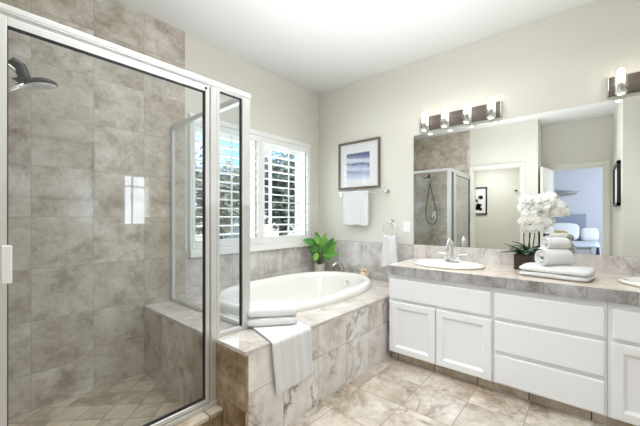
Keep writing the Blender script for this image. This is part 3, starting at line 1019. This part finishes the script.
for i, (y0, y1) in enumerate(SPL):
    if i == 1:
        r = empty('drawer_cabinet', (-0.33, (y0 + y1) / 2, 0), 'white vanity cabinet of three stacked drawers, below the orchid and towels', 'cabinet')
        carcass(r, y0, y1)
        for z0, z1 in ((0.532, 0.700), (0.302, 0.506), (0.082, 0.276)):
            b = MB()
            front_panel(b, y1 + 0.012, y0 - 0.012, z0, z1)
            b.build('drawer', 'cab', r)
    else:
        lab = ('white two-door vanity cabinet under the sink next to the bathtub' if i == 0 else 'white two-door vanity cabinet under the second sink, cut by the picture edge')
        r = empty('sink_cabinet', (-0.33, (y0 + y1) / 2, 0), lab, 'cabinet', 'sink cabinets')
        carcass(r, y0, y1)
        b = MB()
        front_panel(b, y1 + 0.012, y0 - 0.022, 0.532, 0.700)
        b.build('false_drawer', 'cab', r)
        m = (y0 + y1) / 2 - 0.005
        for a_, c_ in ((y0 - 0.016, m + 0.005), (m - 0.005, y1 + 0.008)):
            b = MB()
            shaker(b, a_, c_, 0.080, 0.508)
            b.build('door', 'cab', r)

ct = empty('countertop', (-0.33, CY, CT), 'long stone vanity countertop with grey tiled front edge', 'countertop')
SINKS = [(-0.350, -1.750), (-0.350, -3.10)]
SA, SB = 0.222, 0.292
# top slab with two oval cutouts
b = MB()
x0, x1 = -0.662, -0.0125
ysp = [VL, -2.40, VR]
for (sx, sy), ya, yb in ((SINKS[0], ysp[0], ysp[1]), (SINKS[1], ysp[1], ysp[2])):
    inn, out = [], []
    for k in range(96):
        t = 2 * PI * k / 96
        px, py = sx + (SA - 0.02) * math.cos(t), sy + (SB - 0.02) * math.sin(t)
        inn.append((px, py))
        dx, dy = px - sx, py - sy
        s = 1e9
        if dx > 1e-9: s = min(s, (x1 - sx) / dx)
        if dx < -1e-9: s = min(s, (x0 - sx) / dx)
        if dy > 1e-9: s = min(s, (ya - sy) / dy)
        if dy < -1e-9: s = min(s, (yb - sy) / dy)
        out.append([sx + dx * s, sy + dy * s])
    for cxx in (x0, x1):
        for cyy in (ya, yb):
            k = min(range(96), key=lambda i: (out[i][0] - cxx) ** 2 + (out[i][1] - cyy) ** 2)
            out[k] = [cxx, cyy]
    rings = []
    for zz, pts in ((HC, inn), (HC, out), (HC - 0.018, out), (HC - 0.018, inn)):
        rings.append([b.bm.verts.new((p[0], p[1], zz)) for p in pts])
    for i in range(4):
        a_, c_ = rings[i], rings[(i + 1) % 4]
        for k in range(96):
            b.bm.faces.new((a_[k], a_[(k + 1) % 96], c_[(k + 1) % 96], c_[k]))
b.build('slab', 'counter_top', ct)
b = MB().box(-0.669, -0.645, VR, VL + 0.004, CT - 0.001, HC - 0.0005, 0.002).box(-0.645, -0.0125, VL - 0.018, VL + 0.004, CT - 0.001, HC - 0.0005, 0.002)
b.box(-0.645, -0.0125, VR, VR + 0.018, CT - 0.001, HC - 0.0005)
b.build('front_edge', 'counter_edge', ct)
o = MB().box(-0.0125, 0, VR, -1.302, HC - 0.03, 0.947, 0.002).build('backsplash', 'splash')
tag(o, 'low stone tile backsplash between the countertop and the big mirror', 'backsplash')

o = MB().box(-0.006, -0.0005, VR + 0.02, -1.297, 0.949, 2.071).build('mirror', 'mirror')
tag(o, 'wide frameless wall mirror over the vanity', 'mirror')


def sink(sx, sy, label):
    r = empty('sink', (sx, sy, HC), label, 'sink', 'oval sinks in the countertop')
    b = MB()
    prof = [(SA - 0.01, SB - 0.01, 0.001), (SA, SB, 0.008), (SA - 0.004, SB - 0.004, 0.018), (SA - 0.02, SB - 0.02, 0.022), (SA - 0.038, SB - 0.038, 0.016), (SA - 0.05, SB - 0.05, -0.005),
            (SA - 0.07, SB - 0.07, -0.04), (SA - 0.10, SB - 0.11, -0.09), (SA - 0.15, SB - 0.18, -0.125), (0.02, 0.02, -0.135)]
    rr = []
    for a, c, z in prof:
        # rear deck carries the faucet: inner rings shift to the front
        sh = -0.022 if z < 0.01 and a < SA - 0.03 else 0.0
        rr.append([b.bm.verts.new((sx + sh + a * math.cos(2 * PI * k / 64), sy + c * math.sin(2 * PI * k / 64), HC + z)) for k in range(64)])
    for i in range(len(rr) - 1):
        for k in range(64):
            b.bm.faces.new((rr[i][k], rr[i][(k + 1) % 64], rr[i + 1][(k + 1) % 64], rr[i + 1][k]))
    b.bm.faces.new(rr[-1])
    b.build('bowl', 'porc', r, True)
    MB().cyl((sx - 0.022, sy, HC - 0.136), (sx - 0.022, sy, HC - 0.130), 0.022).build('drain', 'chrome', r, True, 40)


def faucet(fx, fy, z, label):
    r = empty('sink_faucet', (fx, fy, z), label, 'faucet', 'gooseneck sink faucets')
    b = MB()
    b.lathe([(1.0, 0), (1.0, 0.010), (0.9, 0.016), (0.001, 0.017)], (fx, fy, z), 32, 0.028, 0.088)
    b.build('base_plate', 'chrome', r, True, 50)
    pts = [(fx, fy, z + 0.012), (fx, fy, z + 0.05), (fx, fy, z + 0.15)]
    for k in range(1, 11):
        an = PI * k / 10
        pts.append((fx - 0.048 + 0.048 * math.cos(an), fy + 0.012 * k / 10, z + 0.15 + 0.052 * math.sin(an)))
    pts.append((fx - 0.098, fy + 0.013, z + 0.115))
    MB().tube(pts, [0.017, 0.011] + [0.0095] * (len(pts) - 2), 14).cyl((fx, fy, z + 0.012), (fx, fy, z + 0.035), 0.018, 0.013).cyl((fx - 0.098, fy + 0.013, z + 0.116), (fx - 0.099, fy + 0.013, z + 0.100), 0.012).build('spout', 'chrome', r, True, 40)
    for s in (-1, 1):
        y = fy + s * 0.055
        MB().lathe([(0.019, 0.012), (0.017, 0.03), (0.012, 0.045), (0.012, 0.06), (0.015, 0.066), (0.001, 0.07)], (fx, y, z), 18).tube([(fx, y, z + 0.062), (fx - 0.005, y + s * 0.04, z + 0.068), (fx - 0.008, y + s * 0.075, z + 0.07)], [0.007, 0.006, 0.005], 10).build('handle', 'chrome', r, True, 40)


sink(*SINKS[0], 'white oval sink in the countertop nearest the bathtub, below the four lit lamps')
sink(*SINKS[1], 'white oval sink cut by the picture edge, beyond the stacked towels')
faucet(-0.165, -1.735, HC + 0.012, 'chrome gooseneck faucet on the sink nearest the bathtub')
faucet(-0.165, -3.085, HC + 0.012, 'chrome gooseneck faucet on the sink at the far end of the counter')

# ---- vanity lights


def vanity_light(yc, label):
    r = empty('vanity_light', (0, yc, 2.16), label, 'wall light', 'four-lamp wall lights over the mirror')
    MB().box(-0.022, -0.0005, yc - 0.355, yc + 0.355, 2.098, 2.232, 0.003).build('back_plate', 'plate_wood', r)
    for ye in (yc - 0.3605, yc + 0.3605):
        MB().box(-0.030, -0.0005, ye - 0.005, ye + 0.005, 2.094, 2.236, 0.002).build('end_trim', 'nickel', r)
    for k in range(4):
        y = yc + 0.295 - k * 0.197
        q = MB().box(-0.034, -0.022, y - 0.026, y + 0.026, 2.096, 2.234, 0.002).cyl((-0.03, y, 2.145), (-0.09, y, 2.145), 0.009).lathe([(0.030, 2.082), (0.0315, 2.085), (0.0315, 2.098), (0.028, 2.1), (0.001, 2.1)], (-0.09, y, 0), 22).build('lamp_holder', 'alu', r, True, 40)
        MB().lathe([(0.012, 2.1), (0.020, 2.128), (0.020, 2.156), (0.001, 2.157)], (-0.09, y, 0), 20).build('socket', 'nickel', q, True, 40)
        g = MB().lathe([(0.0305, 2.09), (0.0345, 2.09), (0.0345, 2.272), (0.0305, 2.272)], (-0.09, y, 0), 24, cap0=False, cap1=False)
        g.build('glass_shade', 'lglass', q, True, 40)
        MB().lathe([(0.012, 2.157), (0.022, 2.165), (0.022, 2.238), (0.014, 2.256), (0.001, 2.26)], (-0.09, y, 0), 16).build('bulb', 'bulb', q, True)
        MB().lathe([(0.001, 2.079), (0.018, 2.079), (0.018, 2.0815), (0.001, 2.0815)], (-0.09, y, 0), 14).build('lower_lens', 'bulb', q)
    return r


vanity_light(-1.735, 'four-lamp light bar on the wall over the sink nearest the bathtub')
vanity_light(-3.135, 'four-lamp light bar at the picture edge, over the second sink')

# ---- switch plate beside the mirror
sw = empty('switch_plate', (0, -1.222, 1.125), 'white wall outlet plate between the towel ring and the mirror', 'outlet')
MB().box(-0.007, -0.0005, -1.262, -1.182, 1.068, 1.185, 0.003).build('plate', 'plastic', sw)
b = MB()
for z in (1.10, 1.15):
    b.box(-0.010, -0.006, -1.238, -1.206, z - 0.017, z + 0.017, 0.004)
b.build('socket', 'plastic', sw)

# ---- picture over the towel bar
pf = empty('framed_print', (0, -0.625, 1.565), 'framed blue seascape print with white mat above the towel bar', 'picture')
ya, yb, za, zb = -0.910, -0.338, 1.563, 2.126
b = MB()
w_ = 0.024
b.box(-0.028, -0.001, ya, ya + w_, za, zb, 0.003).box(-0.028, -0.001, yb - w_, yb, za, zb, 0.003)
b.box(-0.028, -0.001, ya + w_, yb - w_, za, za + w_, 0.003).box(-0.028, -0.001, ya + w_, yb - w_, zb - w_, zb, 0.003)
b.build('frame', 'frame_b', pf)
MB().box(-0.012, -0.004, ya + w_, yb - w_, za + w_, zb - w_).build('mat_board', 'mat', pf)
MB().box(-0.0135, -0.012, -0.775, -0.455, 1.675, 1.985).build('print_sheet', 'print', pf)
MB().box(-0.018, -0.016, ya + w_, yb - w_, za + w_, zb - w_).build('glazing', 'pglass', pf)

# ---- towel bar and towel
tb = empty('towel_bar', (0, -0.645, 1.51), 'chrome towel bar under the framed print', 'towel bar')
for y in (-0.367, -1.002):
    MB().cyl((-0.0005, y, 1.51), (-0.010, y, 1.51), 0.024).cyl((-0.01, y, 1.51), (-0.055, y, 1.51), 0.010).sphere((-0.06, y, 1.51), 0.016).build('post', 'chrome', tb, True, 40)
MB().cyl((-0.06, -0.381, 1.51), (-0.06, -0.988, 1.51), 0.0085).build('rail', 'chrome', tb, True, 40)


def hung_cloth(name, ya, yb, ztop, zf, zr, xc, rad, label, mat='towel', amp=0.006, seed=1, flare=0.0, hem=True, pinch=0.0):
    """a cloth folded over a rail along y: front drop, bend, rear drop"""
    prof = []
    n = 14
    for i in range(n + 1):
        prof.append((xc - rad, zf + (ztop - zf) * i / n, 1 - i / n))
    for i in range(1, 8):
        an = PI * i / 8
        prof.append((xc - rad * math.cos(an), ztop + rad * math.sin(an), 0))
    for i in range(n + 1):
        prof.append((xc + rad, ztop - (ztop - zr) * i / n, i / n * 0.6))
    b = MB()

    def fn(u, v):
        i = min(int(v * (len(prof) - 1) + 0.5), len(prof) - 1)
        x, z, d = prof[i]
        yc_, hw = (ya + yb) / 2, (yb - ya) / 2
        s = (u - 0.5) * 2
        hw2 = hw * (1 + flare * d) * (1 - pinch * (1 - d))
        wob = amp * (0.25 + d) * math.sin(s * 7 + seed) + amp * 0.6 * math.sin(s * 13 + seed * 2 + d * 2)
        return Vector((x - (abs(wob) if x < xc else -abs(wob) * 0.3), yc_ + hw2 * s, z + 0.004 * math.sin(s * 5 + seed)))
    b.grid(fn, 28, len(prof) - 1)
    o = b.build(name, mat, None, True, recalc=False)
    solid(o, 0.009, 0)
    subsurf(o, 1)
    return tag(o, label, 'towel')


hung_cloth('hanging_towel', -0.800, -0.450, 1.512, 1.135, 1.17, -0.06, 0.016, 'white towel folded over the chrome bar under the framed print', seed=2)

# ---- towel ring and hand towel
tr = empty('towel_ring', (0, -1.055, 1.18), 'round chrome towel ring on the wall next to the mirror', 'towel ring')
MB().cyl((-0.0005, -1.055, 1.178), (-0.010, -1.055, 1.178), 0.026).cyl((-0.01, -1.055, 1.178), (-0.05, -1.055, 1.178), 0.009).sphere((-0.052, -1.055, 1.178), 0.015).build('mount', 'chrome', tr, True, 40)
pts = [(-0.052, -1.02 + 0.0, 1.0)]
pts = []
for k in range(49):
    an = 2 * PI * k / 48
    pts.append((-0.055 - 0.008 * (1 - math.cos(an)), -1.050 + 0.083 * math.sin(an), 1.092 + 0.083 * math.cos(an)))
MB().tube(pts, 0.006, 8, cap=False).build('ring', 'chrome', tr, True)
hung_cloth('hand_towel', -1.165, -0.968, 1.012, 0.69, 0.72, -0.071, 0.014, 'white hand towel hanging from the round towel ring', amp=0.010, seed=5, flare=0.04, pinch=0.25)

# ================================================================== TOWELS


def folded(name, c, sx, sy, h, layers, rot, label, group, seed=0, mat='towel', bulge=0.012):
    """stack of cloth layers, each rounded on the fold side"""
    r = empty(name, c, label, 'towel', group)
    r.rotation_euler = (0, 0, rot)
    lh = h / layers
    for k in range(layers):
        b = MB()
        z0 = k * lh

        def fn_pt(u, v, top):
            px = (u - 0.5) * sx * (1 - 0.02 * k)
            py = (v - 0.5) * sy * (1 - 0.02 * k)
            return px, py
        b.box(-sx / 2 * (1 - .015 * k), sx / 2 * (1 - .015 * k), -sy / 2 * (1 - .02 * k), sy / 2 * (1 - .02 * k), z0, z0 + lh * 1.03)
        es = [e for e in b.bm.edges]
        bmesh.ops.subdivide_edges(b.bm, edges=es, cuts=7, use_grid_fill=True)
        for v in b.bm.verts:
            u_, w_ = v.co.x / (sx / 2), v.co.y / (sy / 2)
            zc = z0 + lh / 2
            edge = max(abs(u_) ** 4, abs(w_) ** 4)
            f = (v.co.z - zc) / (lh / 2)
            side = max(abs(u_), abs(w_))
            v.co.z = zc + f * lh / 2 * (1 - 0.22 * edge) + ((0.010 * noise.noise(Vector((v.co.x * 9 + seed, v.co.y * 9, k * 3.1))) + 0.012 * (k == layers - 1) * (1 - u_ * u_) * (1 - w_ * w_) * (f > 0)) if v.co.z > 0.003 else 0)
            if side > 0.97:
                s2 = 1 + (0.05 * (1 - f * f) - 0.03)
                v.co.x *= s2
                v.co.y *= s2
            if abs(u_) > 0.7 and abs(w_) > 0.7:
                cr = 1 - 0.07 * (abs(u_) - 0.7) * (abs(w_) - 0.7) / 0.09
                v.co.x *= cr
                v.co.y *= cr
            v.co.x += 0.004 * noise.noise(Vector((v.co.y * 8, v.co.z * 20, seed + k)))
            if k == 0 and v.co.z < 0.004:
                v.co.z = max(v.co.z, 0.0008)
        o = local_child(b, 'fold', mat, r, True)
        subsurf(o, 1)
    return r


def rolled(name, c, length, rad, rot, label, group, turns=3.2):
    """cloth rolled into a cylinder, spiral showing at both ends; axis along local x"""
    r = empty(name, c, label, 'towel', group)
    r.rotation_euler = (0, 0, rot)
    n = 90
    b = MB()

    def fn(u, v):
        an = turns * 2 * PI * v + 0.6
        rr_ = rad * (0.10 + 0.90 * v)
        ins = 0.010 * (1 - v) * (1 if u > 0.5 else -1)
        x = (u - 0.5) * length - (ins if abs(u - 0.5) > 0.45 else 0)
        return Vector((x + 0.003 * math.sin(v * 40), rr_ * math.cos(an) * 1.06, rad + rr_ * math.sin(an) * 0.97 + 0.002 * math.sin(u * 9 + v * 5)))
    b.grid(fn, 12, n)
    o = local_child(b, 'roll', 'towel', r, True)
    solid(o, rad * 0.9 / turns * 0.86, 1)
    subsurf(o, 1)
    return r


folded('folded_towel', (-1.735, -1.085, DK + 0.012), 0.315, 0.22, 0.112, 2, math.radians(-38), 'thick folded white towel lying on the tub corner', 'towels on the tub deck', 3)

# towel draped over the tub front
b = MB()
prof = []
for i in range(10):
    prof.append((-0.99 - 0.325 * i / 9, DK + 0.006, 0.0))
for i in range(1, 7):
    an = PI / 2 * i / 6
    prof.append((-1.315 - 0.022 * math.sin(an), DK - 0.016 + 0.022 * math.cos(an), 0.05))
for i in range(1, 15):
    prof.append((-1.337, DK - 0.016 - 0.285 * i / 14, i / 14))
nprof = len(prof) - 1


def fn(u, v):
    i = min(int(v * nprof + 0.5), nprof)
    y, z, d = prof[i]
    v1 = min(1.0, i / 9)
    xl = -1.862 + (-1.955 + 1.862) * v1 + 0.028 * d
    xr = -1.60 + (-1.635 + 1.60) * v1 + 0.022 * d
    x = xl + (xr - xl) * u
    if i < 10:   # on the deck the right rear corner gives way to the tub rim
        y = y + (-0.10 * u) * (1 - v1)
    wob = 0.007 * math.sin(u * 9 + 1.0) * (0.3 + d) + 0.004 * math.sin(u * 21)
    if i >= 10:
        y -= abs(wob)
    else:
        z += 0.004 * abs(math.sin(u * 8 + v * 5))
    return Vector((x, y, z))


b.grid(fn, 30, nprof)
o = b.build('draped_towel', 'towel', None, True, recalc=False)
solid(o, 0.010, 0)
subsurf(o, 1)
tag(o, 'long white towel draped over the marble tub front, under the folded towel', 'towel', 'towels on the tub deck')

TG = 'stacked towels on the vanity'
folded('bath_towel', (-0.385, -2.495, HC + 0.001), 0.39, 0.29, 0.070, 2, math.radians(90 - 8), 'flat folded white towel under the two rolled ones on the countertop', TG, 8)
rolled('rolled_towel', (-0.400, -2.480, HC + 0.073), 0.185, 0.058, math.radians(132), 'lower rolled white towel with its spiral end showing on the vanity stack', TG)
rolled('rolled_towel', (-0.385, -2.495, HC + 0.186), 0.150, 0.040, math.radians(126), 'topmost rolled white towel of the vanity stack', TG, 2.6)

# ================================================================== ORCHID
oc = Vector((-0.165, -2.285, HC + 0.001))
orc = empty('potted_orchid', oc, 'white orchid in a square dark brown pot on the vanity countertop', 'plant')
b = MB()
s = 0.062
b.box(oc.x - s, oc.x + s, oc.y - s, oc.y + s, oc.z, oc.z + 0.118, 0.004)
for k in range(6):
    z = oc.z + 0.012 + k * 0.0185
    b.box(oc.x - s - 0.003, oc.x + s + 0.003, oc.y - s - 0.003, oc.y + s + 0.003, z, z + 0.013, 0.004)
b.build('pot', 'basket', orc)
MB().box(oc.x - s + 0.006, oc.x + s - 0.006, oc.y - s + 0.006, oc.y + s - 0.006, oc.z + 0.118, oc.z + 0.124, 0.002).build('moss', 'soil', orc)
b = MB()
ot = oc + Vector((0, 0, 0.122))
for dx, dy, dz, w in ((-0.05, 0.16, 0.035, 0.06), (-0.10, 0.08, 0.06, 0.06), (-0.07, -0.13, 0.05, 0.06), (0.05, 0.11, 0.07, 0.055), (0.06, -0.11, 0.08, 0.055), (-0.12, -0.03, 0.03, 0.06), (-0.02, 0.12, 0.10, 0.05), (0.0, -0.17, 0.02, 0.055)):
    leaf_into(b, ot, ot + Vector((dx, dy, dz)), w, 0.22, 0.35)
solid(b.build('leaves', 'leafd', orc, True), 0.002)
b = MB()
stA = [ot, ot + Vector((0.0, 0.005, 0.12)), ot + Vector((-0.005, 0.0, 0.28)), ot + Vector((-0.015, -0.04, 0.38)), ot + Vector((-0.025, -0.10, 0.425)), ot + Vector((-0.03, -0.16, 0.42)), ot + Vector((-0.03, -0.20, 0.37)), ot + Vector((-0.03, -0.22, 0.33))]
stB = [ot + Vector((0.012, -0.018, 0)), ot + Vector((0.015, -0.035, 0.14)), ot + Vector((0.005, -0.045, 0.28)), ot + Vector((-0.01, -0.04, 0.36)), ot + Vector((-0.025, -0.05, 0.40)), ot + Vector((-0.03, -0.08, 0.38))]
b.tube(stA, [0.0042] * 5 + [0.003] * 3, 8).tube(stB, [0.0042] * 3 + [0.003] * 3, 8)
b.build('stems', 'stem', orc, True)


def blossom(c, face, size, seed):
    rnd = random.Random(seed)
    face = Vector(face).normalized()
    up = Vector((0, 0, 1))
    rt = face.cross(up).normalized()
    up = rt.cross(face)
    b = MB()
    spin = rnd.uniform(-0.35, 0.35)
    for k, (an, ln, w) in enumerate(((90, 1.0, 0.62), (210, 1.0, 0.6), (330, 1.0, 0.6), (20, 1.05, 1.05), (160, 1.05, 1.05))):
        a = math.radians(an) + spin
        d = rt * math.cos(a) + up * math.sin(a)
        tip = Vector(c) + d * size * ln + face * size * (0.22 if k < 3 else 0.32)
        base = Vector(c) + face * (0.001 * k)
        ax = tip - base
        sd = face.cross(d).normalized()

        def fn(u, v):
            ww = size * w * 0.5 * (math.sin(PI * min(1, (u * 0.94 + 0.03)) ** 0.85) ** 0.6)
            s_ = (v - 0.5) * 2
            return base + ax * u + sd * ww * s_ + face * (-0.18 * size * u * u + 0.10 * size * s_ * s_ * u)
        b.grid(fn, 6, 4)
    o = b.build('blossom', 'petal', orc, True)
    solid(o, 0.0012)
    l = MB().sphere(Vector(c) + face * size * 0.16, size * 0.17, 1, 1, 1, 10, 8)
    l.build('lip', 'petalc', o, True)
    return o


BL_R = [(-0.222, -2.397, 1.364), (-0.205, -2.444, 1.37), (-0.215, -2.487, 1.316), (-0.202, -2.45, 1.295), (-0.201, -2.509, 1.265), (-0.231, -2.41, 1.303), (-0.234, -2.361, 1.349), (-0.189, -2.467, 1.258), (-0.221, -2.427, 1.34)]
BL_L = [(-0.222, -2.302, 1.36), (-0.18, -2.329, 1.322), (-0.209, -2.377, 1.319), (-0.189, -2.285, 1.299), (-0.209, -2.326, 1.259), (-0.2, -2.293, 1.197), (-0.227, -2.347, 1.205), (-0.2, -2.389, 1.251), (-0.187, -2.311, 1.135), (-0.206, -2.364, 1.144), (-0.194, -2.401, 1.19)]
rnd = random.Random(4)
for i, p in enumerate(BL_R + BL_L):
    q = Vector(p)
    mid = Vector((0, -2.43, 1.31)) if i < len(BL_R) else Vector((0, -2.335, 1.25))
    blossom(q, (-1, (q.y - mid.y) * 6 + 0.15, (q.z - mid.z) * 5 + rnd.uniform(-.1, .15)), 0.054 + rnd.uniform(-.004, .006), i)

# ================================================================== SEEN IN THE MIRROR
pk = empty('dark_framed_picture', (-2.55, -2.98, 1.4), 'dark framed picture on the side wall, seen edge-on in the mirror', 'picture')
b = MB()
fx0, fx1, fz0, fz1 = -3.02, -2.22, 1.38, 1.93
b.box(fx0, fx0 + 0.035, -2.979, -2.945, fz0, fz1).box(fx1 - 0.035, fx1, -2.979, -2.945, fz0, fz1).box(fx0, fx1, -2.979, -2.945, fz0, fz0 + 0.035).box(fx0, fx1, -2.979, -2.945, fz1 - 0.035, fz1)
b.build('frame', 'frame_k', pk)
MB().box(fx0 + 0.035, fx1 - 0.035, -2.979, -2.965, fz0 + 0.035, fz1 - 0.035).build('picture_sheet', 'mat', pk)

pt = empty('botanical_picture', (-4.6, -0.76, 1.31), 'black framed black-on-white picture in the toilet room, seen in the mirror', 'picture')
b = MB()
ya, yb, za, zb = -0.985, -0.50, 1.30, 1.91
xw = -4.599
b.box(xw, xw + 0.03, ya, ya + 0.028, za, zb).box(xw, xw + 0.03, yb - 0.028, yb, za, zb).box(xw, xw + 0.03, ya + 0.028, yb - 0.028, za, za + 0.028).box(xw, xw + 0.03, ya + 0.028, yb - 0.028, zb - 0.028, zb)
b.build('frame', 'frame_k', pt)
MB().box(xw, xw + 0.012, ya + 0.028, yb - 0.028, za + 0.028, zb - 0.028).build('mat_board', 'mat', pt)
b = MB()
rnd = random.Random(21)
b.tube([(xw + 0.013, -0.77, 1.42), (xw + 0.013, -0.79, 1.58), (xw + 0.013, -0.82, 1.74)], 0.006, 6)
for k in range(9):
    cy, cz = -0.80 + rnd.uniform(-0.09, 0.09), rnd.uniform(1.42, 1.80)
    rr_ = rnd.uniform(0.028, 0.055)
    b.cyl((xw + 0.0122, cy, cz), (xw + 0.0135, cy, cz), rr_, rr_, 14)
b.build('ink_flower', 'frame_k', pt)
hk = empty('wall_hook', (-4.6, -1.53, 1.80), 'small dark hook on the toilet room wall, seen in the mirror', 'hook')
MB().box(-4.5995, -4.59, -1.555, -1.505, 1.785, 1.815, 0.003).cyl((-4.59, -1.53, 1.80), (-4.55, -1.53, 1.80), 0.008).sphere((-4.548, -1.53, 1.80), 0.013).build('peg', 'black', hk, True, 40)

# bedroom
BX = -7.79
bd = empty('bed', (-6.8, -2.0, 0), 'bed with pale blue quilt and grey-blue headboard, seen in the mirror through the doorway', 'bed')
MB().box(BX, BX + 0.08, -2.66, -1.22, 0.0, 1.33, 0.02).build('headboard', 'headboard', bd)
MB().box(BX + 0.09, BX + 2.05, -2.72, -1.25, 0.08, 0.34, 0.02).build('bed_base', 'headboard', bd)
MB().box(BX + 0.09, BX + 2.05, -2.74, -1.25, 0.34, 0.58, 0.06, 4).build('mattress', 'linen', bd, True)
b = MB()


def qf(u, v):
    s = (v - 0.5) * 2
    x = BX + 0.55 + 1.58 * u
    hw = 0.88
    y = -1.99 + max(-1, min(1, s * 1.45)) * hw
    d = max(0, abs(s) * 1.45 - 1)
    z = 0.625 - d * 0.95 + 0.012 * math.sin(u * 14) * math.cos(s * 9)
    y += (0.03 * math.sin(u * 18) * d * 2)
    if u > 0.95:
        z -= 0.02
    return Vector((x, y, z))


b.grid(qf, 24, 32)
o = b.build('quilt', 'quilt', bd, True, recalc=False)
solid(o, 0.03)


def pillow(name, c, w, h, d, mat, label, tilt=0.35):
    b = MB()
    b.sphere((0, 0, 0), 1.0, 1, 1, 1, 24, 14)
    for v in b.bm.verts:
        x, y, z = v.co
        y2 = math.copysign(abs(y) ** 0.5, y)
        z2 = math.copysign(abs(z) ** 0.5, z)
        v.co = Vector((x * d / 2, y2 * w / 2, z2 * h / 2))
        v.co = Matrix.Rotation(-tilt, 3, 'Y') @ v.co + Vector(c)
    o = b.build(name, mat, None, True)
    return tag(o, label, 'pillow', 'pillows on the bed')


pillow('bed_pillow', (BX + 0.26, -2.18, 0.86), 0.70, 0.48, 0.17, 'linen', 'large white bed pillow against the headboard, seen in the mirror')
pillow('bed_pillow', (BX + 0.30, -2.72, 0.80), 0.36, 0.36, 0.15, 'linen', 'smaller white bed pillow at the bed edge, seen in the mirror')
pillow('bed_pillow', (BX + 0.46, -2.07, 0.76), 0.46, 0.27, 0.13, 'yellow', 'small mustard printed cushion in front of the large bed pillow')
b = MB()
rnd = random.Random(5)
wy0, wy1, wz = -1.90, -2.46, 1.90
b.tube([(BX + 0.012, wy0, wz), (BX + 0.02, (wy0 + wy1) / 2, wz + 0.015), (BX + 0.012, wy1, wz - 0.005)], 0.008, 6)
for k in range(16):
    u = k / 15
    y = wy0 + (wy1 - wy0) * u
    sgn = 1 if k % 2 else -1
    leaf_into(b, (BX + 0.02, y, wz), (BX + 0.035, y - 0.05, wz + sgn * (0.12 - 0.10 * abs(u - 0.2))), 0.06, 0, 0.2, 4, 2)
o = b.build('wall_decoration', 'nickel')
solid(o, 0.003)
tag(o, 'silver leafy branch ornament on the bedroom wall over the bed, seen in the mirror', 'wall decoration')
